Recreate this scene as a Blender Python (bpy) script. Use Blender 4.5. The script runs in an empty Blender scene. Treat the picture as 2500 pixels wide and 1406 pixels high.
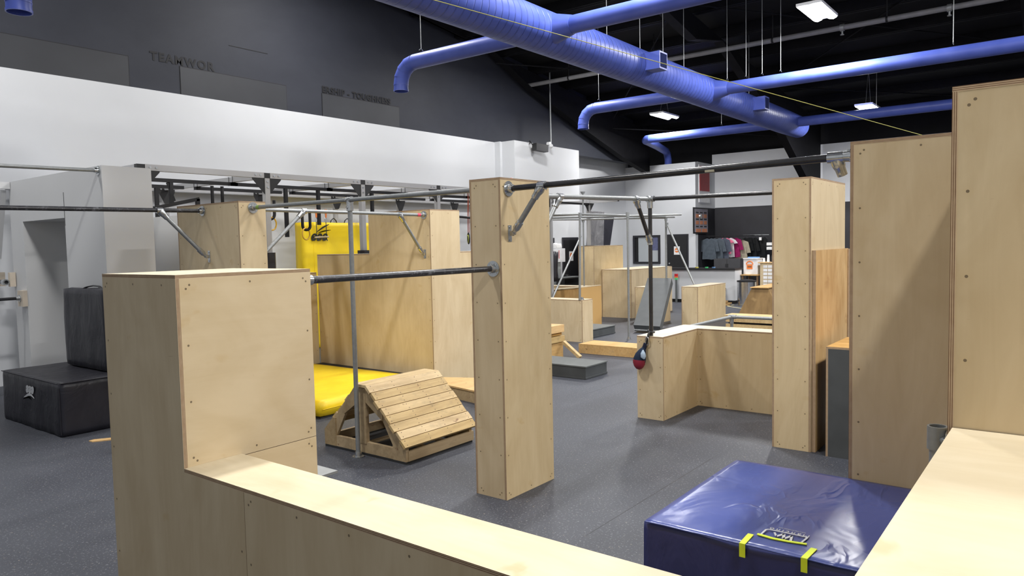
import bpy, bmesh, math, random
from mathutils import Vector, Matrix, Quaternion, noise
random.seed(7)
scn = bpy.context.scene
COL = scn.collection
PI = math.pi

# ------------------------------------------------------------------ helpers
def V(*a): return Vector(a)

def put(bm, co): return bm.verts.new(co)

def box(bm, x0, x1, y0, y1, z0, z1, mi=0):
    """axis aligned box"""
    v = [bm.verts.new((x, y, z)) for x in (x0, x1) for y in (y0, y1) for z in (z0, z1)]
    for q in ((0, 1, 3, 2), (4, 6, 7, 5), (0, 4, 5, 1), (2, 3, 7, 6), (0, 2, 6, 4), (1, 5, 7, 3)):
        f = bm.faces.new([v[i] for i in q]); f.material_index = mi
    return v

def beam(bm, p0, p1, w, h, up=(0, 0, 1), mi=0):
    """oriented box from p0 to p1, w across, h along up"""
    p0, p1, up = Vector(p0), Vector(p1), Vector(up)
    d = (p1 - p0).normalized(); s = d.cross(up)
    if s.length < 1e-4: s = d.cross(Vector((1, 0, 0)))
    s.normalize(); u = s.cross(d).normalized()
    v = [bm.verts.new(p + s * a * w / 2 + u * b * h / 2) for p in (p0, p1) for a in (-1, 1) for b in (-1, 1)]
    for q in ((0, 2, 3, 1), (4, 5, 7, 6), (0, 4, 6, 2), (1, 3, 7, 5), (0, 1, 5, 4), (2, 6, 7, 3)):
        f = bm.faces.new([v[i] for i in q]); f.material_index = mi

def frame_of(d):
    d = Vector(d).normalized()
    a = Vector((0, 0, 1)) if abs(d.z) < .9 else Vector((1, 0, 0))
    s = d.cross(a).normalized(); return s, s.cross(d).normalized(), d

def cyl(bm, p0, p1, r, n=20, r1=None, cap=True, mi=0):
    p0, p1 = Vector(p0), Vector(p1); r1 = r if r1 is None else r1
    s, u, d = frame_of(p1 - p0)
    A, B = [], []
    for i in range(n):
        c, q = math.cos(2 * PI * i / n), math.sin(2 * PI * i / n)
        A.append(bm.verts.new(p0 + (s * c + u * q) * r)); B.append(bm.verts.new(p1 + (s * c + u * q) * r1))
    for i in range(n):
        j = (i + 1) % n
        f = bm.faces.new((A[i], B[i], B[j], A[j])); f.smooth = True; f.material_index = mi
    if cap:
        for ring, rev in ((A, False), (B, True)):
            f = bm.faces.new(ring[::-1] if rev else ring); f.material_index = mi
            for e in f.edges: e.smooth = False

def hollow(bm, p0, p1, r, ri, n=24, mi=0):
    """open tube with wall thickness"""
    p0, p1 = Vector(p0), Vector(p1); s, u, d = frame_of(p1 - p0)
    R = []
    for p, q in ((p0, r), (p1, r), (p1, ri), (p0, ri)):
        R.append([bm.verts.new(p + (s * math.cos(2 * PI * i / n) + u * math.sin(2 * PI * i / n)) * q) for i in range(n)])
    for k in range(4):
        a, b = R[k], R[(k + 1) % 4]
        for i in range(n):
            j = (i + 1) % n
            f = bm.faces.new((a[i], b[i], b[j], a[j])); f.smooth = True; f.material_index = mi
        for i in range(n):
            e = bm.edges.get((a[i], a[(i + 1) % n]))
            if e: e.smooth = False

def tube(bm, pts, r, n=12, closed=False, mi=0, cap=True, flat=None):
    """swept tube through pts; r number or list"""
    P = [Vector(p) for p in pts]; N = len(P)
    T = []
    for i in range(N):
        if closed: t = P[(i + 1) % N] - P[i - 1]
        else: t = P[min(i + 1, N - 1)] - P[max(i - 1, 0)]
        T.append(t.normalized())
    s, u, d = frame_of(T[0]); rings = []
    for i in range(N):
        if i:
            q = T[i - 1].rotation_difference(T[i]); s = q @ s; u = q @ u
        rr = r[i] if isinstance(r, (list, tuple)) else r
        fl = flat or 1
        rings.append([bm.verts.new(P[i] + (s * math.cos(2 * PI * k / n) + u * math.sin(2 * PI * k / n) * fl) * rr) for k in range(n)])
    M = N if closed else N - 1
    for i in range(M):
        a, b = rings[i], rings[(i + 1) % N]
        for k in range(n):
            j = (k + 1) % n
            f = bm.faces.new((a[k], b[k], b[j], a[j])); f.smooth = True; f.material_index = mi
    if cap and not closed:
        for ring, rev in ((rings[0], False), (rings[-1], True)):
            f = bm.faces.new(ring[::-1] if rev else ring); f.material_index = mi
            for e in f.edges: e.smooth = False

def prism(bm, poly, org, ax, ay, thick, mi=0, side=None):
    """polygon poly (2d) laid in plane org+ax*u+ay*v, extruded by thick along ax x ay"""
    ax, ay, org = Vector(ax), Vector(ay), Vector(org)
    nz = ax.cross(ay).normalized() * thick
    A = [bm.verts.new(org + ax * a + ay * b) for a, b in poly]
    B = [bm.verts.new(org + ax * a + ay * b + nz) for a, b in poly]
    f = bm.faces.new(A[::-1]); f.material_index = mi
    f = bm.faces.new(B); f.material_index = mi
    n = len(poly)
    for i in range(n):
        j = (i + 1) % n
        f = bm.faces.new((A[i], A[j], B[j], B[i])); f.material_index = mi if side is None else side

def BM(): return bmesh.new()

def uv_m(bm):
    """uv in metres on every face plus the face's size in a second layer"""
    a = bm.loops.layers.uv.new('metres'); b = bm.loops.layers.uv.new('size')
    for f in bm.faces:
        n = f.normal
        if abs(n.z) > .7: g = lambda c: (c.x, c.y)
        elif abs(n.x) > abs(n.y): g = lambda c: (c.y, c.z)
        else: g = lambda c: (c.x, c.z)
        P = [g(l.vert.co) for l in f.loops]
        u0 = min(p[0] for p in P); v0 = min(p[1] for p in P); w = max(p[0] for p in P) - u0; h = max(p[1] for p in P) - v0
        for l, p in zip(f.loops, P):
            l[a].uv = (p[0] - u0, p[1] - v0); l[b].uv = (w, h)

def origin_of(o):
    p = Vector((0, 0, 0))
    while o is not None:
        p += o.location; o = o.parent
    return p

def obj(name, bm, mat, parent=None, loc=None, uv=False, label=None, bevel=0, sub=0):
    if bevel:
        es = [e for e in bm.edges if e.is_manifold and len(e.link_faces) == 2 and e.calc_face_angle(0) > .6]
        bmesh.ops.bevel(bm, geom=es, offset=bevel, segments=2, profile=.5, affect='EDGES')
    bm.normal_update()
    if uv: uv_m(bm)
    base = Vector(loc) if loc is not None else (origin_of(parent) if parent is not None else Vector((0, 0, 0)))
    if parent is None and loc is None:
        xs = [v.co for v in bm.verts]
        base = Vector(((min(c.x for c in xs) + max(c.x for c in xs)) / 2, (min(c.y for c in xs) + max(c.y for c in xs)) / 2, min(c.z for c in xs)))
    for v in bm.verts: v.co -= base
    me = bpy.data.meshes.new(name); bm.to_mesh(me); bm.free()
    for m in (mat if isinstance(mat, (list, tuple)) else [mat]): me.materials.append(m)
    o = bpy.data.objects.new(name, me); COL.objects.link(o)
    if parent is not None:
        o.parent = parent; o.location = base - origin_of(parent)
    else: o.location = base
    if label: o['label'] = label
    return o

def thing(name, label, cat, loc, group=None):
    o = bpy.data.objects.new(name, None); COL.objects.link(o); o.location = loc
    o.empty_display_size = .1
    o['label'] = label; o['category'] = cat
    if group: o['group'] = group
    return o

def tag(o, label, cat, group=None, kind=None):
    o['label'] = label; o['category'] = cat
    if group: o['group'] = group
    if kind: o['kind'] = kind
    return o

def struct(name, bm, mat, parent=None, uv=False, label=None):
    o = obj(name, bm, mat, parent, uv=uv)
    if parent is None: o['kind'] = 'structure'
    if label: o['label'] = label
    return o

def dup(root, delta, label=None):
    r = root.copy(); COL.objects.link(r); r.location = Vector(root.location) + Vector(delta)
    if label: r['label'] = label
    for ch in list(root.children):
        c = ch.copy(); COL.objects.link(c); c.parent = r
        for g in list(ch.children):
            d = g.copy(); COL.objects.link(d); d.parent = c
    return r

# ------------------------------------------------------------------ materials
class NT:
    def __init__(s, name):
        s.m = bpy.data.materials.new(name); s.m.use_nodes = True; s.t = s.m.node_tree; s.t.nodes.clear()
        s.out = s.n('ShaderNodeOutputMaterial'); s.b = s.n('ShaderNodeBsdfPrincipled'); s.l(s.b, 0, s.out, 0)
    def n(s, k, **kw):
        q = s.t.nodes.new(k)
        for a, b in kw.items():
            if a.startswith('i_'): q.inputs[a[2:].replace('_', ' ')].default_value = b
            else: setattr(q, a, b)
        return q
    def l(s, a, ai, b, bi): s.t.links.new(a.outputs[ai], b.inputs[bi])
    def math(s, op, a, b=None, c=None):
        q = s.n('ShaderNodeMath', operation=op)
        for i, x in enumerate((a, b, c)):
            if x is None: continue
            if isinstance(x, (int, float)): q.inputs[i].default_value = x
            else: s.t.links.new(x, q.inputs[i])
        return q.outputs[0]
    def noise(s, vec, scale, det=3, rough=.5, dist=0):
        q = s.n('ShaderNodeTexNoise'); q.inputs['Scale'].default_value = scale; q.inputs['Detail'].default_value = det
        q.inputs['Roughness'].default_value = rough; q.inputs['Distortion'].default_value = dist
        if vec is not None: s.t.links.new(vec, q.inputs['Vector'])
        return q.outputs['Fac']
    def ramp(s, fac, stops):
        q = s.n('ShaderNodeValToRGB'); e = q.color_ramp.elements
        while len(e) < len(stops): e.new(.5)
        for k, (p, c) in zip(e, stops): k.position = p; k.color = (*c, 1) if len(c) == 3 else c
        s.t.links.new(fac, q.inputs[0]); return q.outputs[0]
    def mix(s, fac, a, b):
        q = s.n('ShaderNodeMix', data_type='RGBA')
        for i, x in ((0, fac), (6, a), (7, b)):
            if isinstance(x, (int, float)): q.inputs[i].default_value = x
            elif isinstance(x, tuple): q.inputs[i].default_value = (*x, 1) if len(x) == 3 else x
            else: s.t.links.new(x, q.inputs[i])
        return q.outputs[2]
    def vmap(s, vec, sc, off=None):
        q = s.n('ShaderNodeMapping'); q.inputs['Scale'].default_value = sc
        s.t.links.new(vec, q.inputs['Vector'])
        if off is not None: s.t.links.new(off, q.inputs['Location'])
        return q.outputs[0]
    def base(s, c):
        if isinstance(c, tuple): s.b.inputs['Base Color'].default_value = (*c, 1)
        else: s.t.links.new(c, s.b.inputs['Base Color'])
    def bump(s, h, strength=.3, dist=.01):
        q = s.n('ShaderNodeBump'); q.inputs['Strength'].default_value = strength; q.inputs['Distance'].default_value = dist
        s.t.links.new(h, q.inputs['Height']); s.t.links.new(q.outputs[0], s.b.inputs['Normal'])
    def set(s, rough=.5, metal=0, spec=None):
        s.b.inputs['Roughness'].default_value = rough; s.b.inputs['Metallic'].default_value = metal
        if spec is not None: s.b.inputs['Specular IOR Level'].default_value = spec
    def objco(s): return s.n('ShaderNodeTexCoord').outputs['Object']
    def pos(s): return s.n('ShaderNodeNewGeometry').outputs['Position']
    def rnd(s):
        r = s.n('ShaderNodeObjectInfo').outputs['Random']; q = s.n('ShaderNodeCombineXYZ')
        for i, k in enumerate((37., 91., 53.)): s.t.links.new(s.math('MULTIPLY', r, k), q.inputs[i])
        return q.outputs[0], r

def simple(name, col, rough=.5, metal=0, spec=None, var=.08, scale=6, bump=0):
    m = NT(name); f = m.noise(m.objco(), scale, 4)
    lo = tuple(c * (1 - var) for c in col); hi = tuple(min(1, c * (1 + var)) for c in col)
    m.base(m.ramp(f, [(.3, lo), (.7, hi)])); m.set(rough, metal, spec)
    if bump: m.bump(m.noise(m.objco(), scale * 4, 3), bump)
    return m.m

def make_ply(name, c1, c2, amber=(.50, .33, .13), screws=True, pitch=.305, horiz=False):
    m = NT(name); uvn = m.n('ShaderNodeUVMap', uv_map='metres').outputs[0]; sz = m.n('ShaderNodeUVMap', uv_map='size').outputs[0]
    off, rn = m.rnd()
    g = (.9, 9, 1) if horiz else (9, .9, 1)
    grain = m.noise(m.vmap(uvn, g, off), 1.0, 6, .62, 1.6)
    broad = m.noise(m.vmap(uvn, (.9, 2.4, 1) if horiz else (2.4, .9, 1), off), 1.0, 3, .55, 2.2)
    col = m.ramp(m.math('MULTIPLY_ADD', grain, .38, m.math('MULTIPLY', broad, .62)), [(.36, c2), (.62, c1)])
    # amber patches
    pt = m.noise(m.vmap(uvn, (3.0, 4.5, 1), off), 1.3, 3, .55, .3)
    pm = m.ramp(pt, [(.66, (0, 0, 0)), (.74, (1, 1, 1))])
    col = m.mix(m.math('MULTIPLY', pm, .35), col, amber)
    # fine dark flecks
    fl = m.noise(m.vmap(uvn, (9, 70, 1) if not horiz else (70, 9, 1), off), 1.0, 2, .5)
    fm = m.ramp(fl, [(.77, (0, 0, 0)), (.80, (1, 1, 1))])
    col = m.mix(m.math('MULTIPLY', fm, .25), col, (.24, .15, .07))
    # per object tint
    hs = m.n('ShaderNodeHueSaturation'); m.t.links.new(col, hs.inputs['Color'])
    m.t.links.new(m.math('MULTIPLY_ADD', rn, .10, .95), hs.inputs['Value'])
    m.t.links.new(m.math('MULTIPLY_ADD', rn, .14, .93), hs.inputs['Saturation'])
    col = hs.outputs[0]
    if screws:
        s1 = m.n('ShaderNodeSeparateXYZ'); m.t.links.new(uvn, s1.inputs[0]); s2 = m.n('ShaderNodeSeparateXYZ'); m.t.links.new(sz, s2.inputs[0])
        u, v, w, h = s1.outputs[0], s1.outputs[1], s2.outputs[0], s2.outputs[1]
        def rows(a, A, b, B):
            ea = m.math('ABSOLUTE', m.math('SUBTRACT', m.math('MINIMUM', a, m.math('SUBTRACT', A, a)), .032))
            k = m.math('DIVIDE', B, m.math('MAXIMUM', m.math('ROUND', m.math('DIVIDE', B, pitch)), 1.0))
            fb = m.math('SUBTRACT', m.math('FRACT', m.math('DIVIDE', m.math('SUBTRACT', b, .05), m.math('DIVIDE', m.math('SUBTRACT', B, .1), m.math('MAXIMUM', m.math('ROUND', m.math('DIVIDE', m.math('SUBTRACT', B, .1), pitch)), 1.0)))), 0)
            step = m.math('DIVIDE', m.math('SUBTRACT', B, .1), m.math('MAXIMUM', m.math('ROUND', m.math('DIVIDE', m.math('SUBTRACT', B, .1), pitch)), 1.0))
            db = m.math('MULTIPLY', m.math('MINIMUM', fb, m.math('SUBTRACT', 1.0, fb)), step)
            return m.math('SQRT', m.math('ADD', m.math('POWER', ea, 2), m.math('POWER', db, 2)))
        d = m.math('MINIMUM', rows(u, w, v, h), rows(v, h, u, w))
        dot = m.math('LESS_THAN', d, .0055)
        halo = m.ramp(d, [(.004, (1, 1, 1)), (.03, (0, 0, 0))])
        col = m.mix(m.math('MULTIPLY', halo, .10), col, amber)
        col = m.mix(m.math('MULTIPLY', dot, .8), col, (.10, .07, .045))
    m.base(col); m.set(.5, 0, .3); m.bump(grain, .04, .002)
    return m.m

def make_edge():
    m = NT('plywood_edge'); sz = m.n('ShaderNodeUVMap', uv_map='size').outputs[0]; uvn = m.n('ShaderNodeUVMap', uv_map='metres').outputs[0]
    s1 = m.n('ShaderNodeSeparateXYZ'); m.t.links.new(uvn, s1.inputs[0]); s2 = m.n('ShaderNodeSeparateXYZ'); m.t.links.new(sz, s2.inputs[0])
    thin = m.math('LESS_THAN', s2.outputs[0], s2.outputs[1])
    t = m.n('ShaderNodeMix', data_type='FLOAT'); m.t.links.new(thin, t.inputs[0]); m.t.links.new(s1.outputs[1], t.inputs[2]); m.t.links.new(s1.outputs[0], t.inputs[3])
    w = m.math('SINE', m.math('MULTIPLY', t.outputs[0], 2 * PI / .0062))
    n = m.noise(m.vmap(uvn, (8, 8, 1)), 3, 3)
    f = m.math('ADD', m.math('MULTIPLY_ADD', w, .5, .5), m.math('MULTIPLY', m.math('SUBTRACT', n, .5), .6))
    m.base(m.ramp(f, [(.2, (.20, .115, .065)), (.75, (.54, .41, .27))])); m.set(.75, 0, .2); return m.m

PLY = make_ply('birch_plywood', (.65, .525, .335), (.56, .435, .26))
PLYH = make_ply('birch_plywood_horizontal_grain', (.67, .545, .36), (.60, .475, .295), horiz=True)
PLYT = make_ply('lamplit_plywood_top', (.66, .575, .42), (.59, .50, .345), screws=False)  # tops made paler, overhead lamp brightness put into the colour
PLYO = make_ply('varnished_plywood', (.62, .40, .17), (.46, .26, .085), amber=(.30, .13, .03), screws=False)
EDGE = make_edge()

def make_white(name, c, dots=True):
    m = NT(name); p = m.pos(); f = m.noise(p, .35, 4, .6)
    col = m.ramp(f, [(.3, tuple(x * .95 for x in c)), (.7, tuple(min(1, x * 1.03) for x in c))])
    sc = m.noise(p, 2.4, 5, .7, 1.0); col = m.mix(m.math('MULTIPLY', m.ramp(sc, [(.66, (0, 0, 0)), (.8, (1, 1, 1))]), .12), col, (.45, .45, .44))
    m.base(col); m.set(.6, 0, .25); return m.m
WHITE = make_white('white_painted_wall', (.60, .615, .64))
GREYW = make_white('grey_painted_wood', (.62, .625, .63))
def make_dark():
    m = NT('charcoal_painted_wall'); p = m.pos(); f = m.noise(m.vmap(p, (.5, .5, .9)), .8, 5, .65, .4)
    m.base(m.ramp(f, [(.3, (.021, .0235, .033)), (.7, (.035, .038, .050))])); m.set(.62, 0, .3)
    m.bump(m.noise(m.vmap(p, (1, 1, .6)), 1.6, 4), .08, .02); return m.m
DARKW = make_dark()
DARKP = simple('charcoal_wall_panel', (.025, .027, .033), .6, var=.15, scale=1.2)
DARKT = simple('darker_painted_lettering', (.006, .006, .008), .7)
BLACKC = simple('black_painted_roof', (.0085, .0085, .010), .8, spec=.2, var=.3, scale=1)
ROOFS = simple('black_roof_steel', (.007, .007, .009), .7, spec=.15, var=.2)
BLACKS = simple('black_painted_steel', (.014, .014, .016), .55, spec=.3, var=.2)
NIGHT = simple('black_wall_paint', (.016, .016, .021), .55, var=.2, scale=2)
GALV = None
def make_galv(name, c, rough, dirt=.35, tint=(.30, .30, .30), met=.6):
    m = NT(name); p = m.objco(); f = m.noise(p, 35, 3); g = m.noise(p, 3.5, 5, .7)
    col = m.ramp(f, [(.3, tuple(x * .85 for x in c)), (.7, c)])
    col = m.mix(m.math('MULTIPLY', m.ramp(g, [(.5, (0, 0, 0)), (.75, (1, 1, 1))]), dirt), col, tint)
    m.base(col); m.b.inputs['Metallic'].default_value = met
    m.t.links.new(m.math('MULTIPLY_ADD', g, .3, rough - .12), m.b.inputs['Roughness']); return m.m
GALV = make_galv('galvanised_pipe', (.33, .345, .35), .42)
ZINC = make_galv('zinc_fitting', (.60, .62, .63), .22, .3, (.22, .22, .22), .95)
STEEL = make_galv('chrome_steel', (.72, .72, .73), .16, .05, met=1.0)
def make_blackpipe():
    m = NT('scuffed_black_pipe'); p = m.objco(); g = m.noise(p, 9, 6, .75); st = m.noise(m.vmap(p, (3, 3, 3)), 14, 4, .7)
    col = m.mix(m.ramp(m.math('MULTIPLY', g, st), [(.27, (0, 0, 0)), (.40, (.55, .55, .55))]), (.022, .022, .026), (.20, .205, .23))
    m.base(col); m.t.links.new(m.math('MULTIPLY_ADD', g, .35, .15), m.b.inputs['Roughness']); m.b.inputs['Specular IOR Level'].default_value = .6; return m.m
BPIPE = make_blackpipe()
def make_blackpipe2():
    m = NT('glossy_black_pipe'); p = m.objco(); g = m.noise(p, 5, 5, .7)
    m.base(m.ramp(g, [(.4, (.016, .016, .018)), (.75, (.035, .035, .04))])); m.set(.27, 0, .6); return m.m
BPIPE2 = make_blackpipe2()
def make_vinyl(name, c, hi, rough=.35, bscale=3.0, bstr=.35, wear=.2):
    m = NT(name); p = m.objco(); g = m.noise(m.vmap(p, (1, 2.2, 1)), bscale, 4, .55, .8); w = m.noise(p, 3.5, 4, .6, 1.0)
    col = m.ramp(g, [(.3, c), (.75, hi)])
    col = m.mix(m.math('MULTIPLY', m.ramp(w, [(.62, (0, 0, 0)), (.78, (1, 1, 1))]), wear), col, tuple(min(1, x * 1.6 + .12) for x in hi))
    m.base(col); m.t.links.new(m.math('MULTIPLY_ADD', w, .25, rough - .1), m.b.inputs['Roughness']); m.bump(g, bstr, .03); return m.m
def creased(name, c, hi):
    m = NT(name); p = m.objco(); g = m.noise(m.vmap(p, (1, 1.6, 1)), 2.0, 3, .5, .6)
    m.base(m.ramp(g, [(.3, c), (.7, hi)])); w = m.noise(m.vmap(p, (1.0, 1.8, 1)), 2.6, 2, .45, 1.3)
    rg = m.math('ABSOLUTE', m.math('SUBTRACT', w, .5)); rd = m.ramp(rg, [(0, (1, 1, 1)), (.10, (0, 0, 0))])
    q = m.noise(p, 1.7, 2); h = m.math('MULTIPLY', rd, m.ramp(q, [(.45, (0, 0, 0)), (.6, (1, 1, 1))]))
    f = m.noise(p, 14, 4, .6, .4); h2 = m.math('MULTIPLY', h, .5)
    h3 = m.math('ADD', h2, m.math('MULTIPLY', g, 1.6))
    m.t.links.new(m.math('MULTIPLY_ADD', q, .25, .18), m.b.inputs['Roughness']); m.bump(h3, .40, .02); return m.m
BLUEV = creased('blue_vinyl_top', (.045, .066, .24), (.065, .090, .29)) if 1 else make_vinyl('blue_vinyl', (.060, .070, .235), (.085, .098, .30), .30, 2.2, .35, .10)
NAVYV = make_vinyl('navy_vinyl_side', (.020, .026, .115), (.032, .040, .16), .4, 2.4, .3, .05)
YELV = make_vinyl('yellow_vinyl', (.82, .56, .004), (.90, .66, .012), .45, 2.0, .25, .0)
BLKV = make_vinyl('black_vinyl', (.012, .012, .019), (.020, .020, .029), .42, 3.0, .5, .03)
GRYV = make_vinyl('grey_vinyl', (.10, .10, .11), (.20, .20, .21), .4, 4.0, .6, .1)
GREYP = simple('grey_painted_plywood', (.115, .125, .125), .6, var=.08, scale=5)
GREYPD = simple('dark_grey_painted_side', (.062, .068, .072), .6, var=.12, scale=5)
def make_carpet():
    m = NT('grey_carpet'); p = m.objco(); f = m.noise(m.vmap(p, (26, 26, 26)), 1, 4, .7); g = m.noise(m.vmap(p, (5, 11, 11)), 1, 4, .6)
    m.base(m.ramp(m.math('MULTIPLY_ADD', f, .5, m.math('MULTIPLY', g, .5)), [(.38, (.20, .21, .215)), (.62, (.42, .44, .45))])); m.set(.95, 0, .1); m.bump(f, .5, .01); return m.m
CARPET = make_carpet()
def make_pine(name, c1, c2, knot=(.20, .085, .03)):
    m = NT(name); p = m.objco(); off, rn = m.rnd()
    g = m.noise(m.vmap(p, (2.0, 28, 28), off), 1.0, 4, .6, .5); k = m.noise(m.vmap(p, (5, 9, 9), off), 1.5, 2, .5)
    b = m.noise(m.vmap(p, (1.3, 4, 4), off), 1.0, 3)
    col = m.ramp(m.math('MULTIPLY_ADD', g, .5, m.math('MULTIPLY', b, .5)), [(.35, c2), (.62, c1)])
    col = m.mix(m.math('MULTIPLY', m.ramp(k, [(.71, (0, 0, 0)), (.76, (1, 1, 1))]), .75), col, knot)
    d = m.noise(m.vmap(p, (3, 5, 5), off), 2.2, 4, .7); col = m.mix(m.math('MULTIPLY', m.ramp(d, [(.52, (0, 0, 0)), (.75, (1, 1, 1))]), .35), col, (.20, .16, .10))
    hs = m.n('ShaderNodeHueSaturation'); m.t.links.new(col, hs.inputs['Color']); m.t.links.new(m.math('MULTIPLY_ADD', rn, .30, .82), hs.inputs['Value']); m.t.links.new(m.math('MULTIPLY_ADD', rn, -.2, 1.05), hs.inputs['Saturation'])
    m.base(hs.outputs[0]); m.set(.6, 0, .3); m.bump(g, .12, .004); return m.m
PINE = make_pine('worn_pine_board', (.66, .48, .23), (.46, .31, .13))
PINEF = make_pine('pine_framing', (.44, .32, .17), (.31, .215, .105))
PINEO = make_pine('orange_pine_board', (.66, .42, .16), (.50, .29, .09))
DARKG = simple('near_black_edge', (.02, .02, .021), .8)  # near-black tone for ramp base, mat underside and gap filling
def make_floor():
    m = NT('speckled_rubber_floor'); p = m.pos()
    big = m.noise(p, .55, 5, .6, .4); col = m.ramp(big, [(.3, (.040, .0435, .056)), (.7, (.061, .066, .081))])
    s = m.noise(p, 62, 2, .7); mask = m.ramp(s, [(.60, (0, 0, 0)), (.66, (1, 1, 1))])
    col = m.mix(m.math('MULTIPLY', mask, .42), col, (.30, .31, .335))
    s2 = m.noise(p, 48, 2, .6); col = m.mix(m.math('MULTIPLY', m.ramp(s2, [(.67, (0, 0, 0)), (.74, (1, 1, 1))]), .6), col, (.40, .33, .26))
    sp = m.n('ShaderNodeSeparateXYZ'); m.t.links.new(p, sp.inputs[0])
    # seams between the rolls, running along x, open only in places
    fy = m.math('ABSOLUTE', m.math('SUBTRACT', m.math('FRACT', m.math('ADD', m.math('DIVIDE', m.math('SUBTRACT', sp.outputs[1], 3.79), 1.22), .5)), .5))
    seam = m.math('LESS_THAN', fy, .0032)
    sm = m.ramp(m.noise(m.vmap(p, (.5, .8, 1)), .8, 2), [(.50, (0, 0, 0)), (.56, (1, 1, 1))])
    col = m.mix(m.math('MULTIPLY', m.math('MULTIPLY', seam, sm), .8), col, (.012, .012, .014))
    # chalk crumbs near the low wall
    dx = m.math('SUBTRACT', sp.outputs[0], 7.0); dy = m.math('SUBTRACT', sp.outputs[1], 2.9)
    dist = m.math('SQRT', m.math('ADD', m.math('POWER', dx, 2), m.math('POWER', dy, 2)))
    near = m.ramp(m.math('DIVIDE', dist, 2.0), [(.35, (1, 1, 1)), (1.0, (0, 0, 0))])
    ck = m.noise(p, 26, 3, .65); cm = m.ramp(ck, [(.70, (0, 0, 0)), (.73, (1, 1, 1))])
    col = m.mix(m.math('MULTIPLY', m.math('MULTIPLY', cm, near), .9), col, (.75, .76, .78))
    smx = m.noise(m.vmap(p, (.8, 2, 1)), 1.3, 4); col = m.mix(m.math('MULTIPLY', m.ramp(smx, [(.6, (0, 0, 0)), (.8, (1, 1, 1))]), .15), col, (.17, .175, .19))
    m.base(col); m.t.links.new(m.math('MULTIPLY_ADD', big, .3, .38), m.b.inputs['Roughness']); m.b.inputs['Specular IOR Level'].default_value = .35
    m.bump(s, .25, .003); return m.m
FLOOR = make_floor()
def make_duct():
    m = NT('blue_painted_duct'); p = m.objco(); f = m.noise(p, 3, 4); m.base(m.ramp(f, [(.3, (.050, .080, .35)), (.7, (.072, .106, .41))])); m.set(.42, 0, .45)
    return m
_d = make_duct(); DUCT = _d.m
_d2 = make_duct(); _d2.m.name = 'blue_spiral_duct'; p2 = _d2.objco(); sp2 = _d2.n('ShaderNodeSeparateXYZ'); _d2.t.links.new(p2, sp2.inputs[0])
ang = _d2.math('ARCTAN2', sp2.outputs[1], sp2.outputs[2]); ph = _d2.math('FRACT', _d2.math('ADD', _d2.math('DIVIDE', sp2.outputs[0], .14), _d2.math('DIVIDE', ang, 2 * PI)))
rdg = _d2.ramp(ph, [(0, (1, 1, 1)), (.10, (0, 0, 0)), (.18, (.55, .55, .55)), (.5, (.6, .6, .6)), (1, (.7, .7, .7))]); _d2.bump(rdg, .9, .02); DUCTS = _d2.m
DUCTG = simple('dark_blue_grille', (.012, .018, .07), .9, spec=.05)
PLASTIC = simple('white_plastic', (.75, .76, .78), .4)
PAPER = simple('white_paper', (.80, .80, .80), .7)
ORANGE = simple('orange_print', (.80, .22, .05), .6)
REDP = simple('red_banner', (.30, .012, .018), .5)
RED = simple('red_plastic', (.55, .02, .03), .4)
BLACK = simple('black_plastic', (.012, .012, .013), .45)
YELP = simple('yellow_ring_plastic', (.75, .44, .035), .4)
TAPEY = simple('fluorescent_yellow_tape', (.72, .86, .03), .5)
ROPEY = simple('yellow_cord', (.42, .40, .10), .6)
ORST = simple('orange_webbing', (.75, .20, .04), .7)
LOGO = simple('pale_grey_print', (.60, .61, .63), .5)
BLKPR = simple('black_print', (.02, .018, .01), .5)
GREENT = simple('green_tape', (.22, .36, .08), .6); PINKT = simple('pink_tape', (.70, .07, .13), .6)
GREENP = simple('green_plastic', (.10, .70, .25), .5); YPL = simple('yellow_plastic', (.85, .75, .15), .5)
TOOTH = simple('blue_cloth', (.15, .30, .55), .8)
def emis(name, c, s):
    m = NT(name); m.base((.8, .8, .8)); m.b.inputs['Emission Color'].default_value = (*c, 1); m.b.inputs['Emission Strength'].default_value = s; return m.m
LAMPE = emis('lit_lamp_diffuser', (1, .985, .96), 30)
def cloth(name, c): return simple(name, c, .9, spec=.1, var=.15, scale=9)

# ------------------------------------------------------------------ camera
F_PX, W_PX = 1793.344, 2500
yaw, pitch, roll = .658952626, -.0597476677, -.0212660412
f_ = Vector((math.cos(pitch) * math.cos(yaw), math.cos(pitch) * math.sin(yaw), math.sin(pitch)))
r_ = Vector((math.sin(yaw), -math.cos(yaw), 0)); u_ = r_.cross(f_)
r2 = math.cos(roll) * r_ + math.sin(roll) * u_; u2 = -math.sin(roll) * r_ + math.cos(roll) * u_
cam = bpy.data.cameras.new('camera'); co = bpy.data.objects.new('camera', cam); COL.objects.link(co)
co.matrix_world = Matrix(((r2.x, u2.x, -f_.x, 0), (r2.y, u2.y, -f_.y, 0), (r2.z, u2.z, -f_.z, 1.95), (0, 0, 0, 1)))
cam.sensor_width = 36; cam.lens = F_PX / W_PX * 36; cam.clip_end = 200; cam.clip_start = .05
scn.camera = co

# ------------------------------------------------------------------ plywood builders
T = .018
def panel(name, x0, x1, y0, y1, z0, z1, parent, mat=None, edge=None, label=None):
    bm = BM(); box(bm, x0, x1, y0, y1, z0, z1)
    d = (x1 - x0, y1 - y0, z1 - z0); a = d.index(min(d))
    bm.normal_update()
    for f in bm.faces: f.material_index = 0 if abs(f.normal[a]) > .9 else 1
    return obj(name, bm, [mat or PLY, edge or EDGE], parent, uv=True, label=label)

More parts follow.
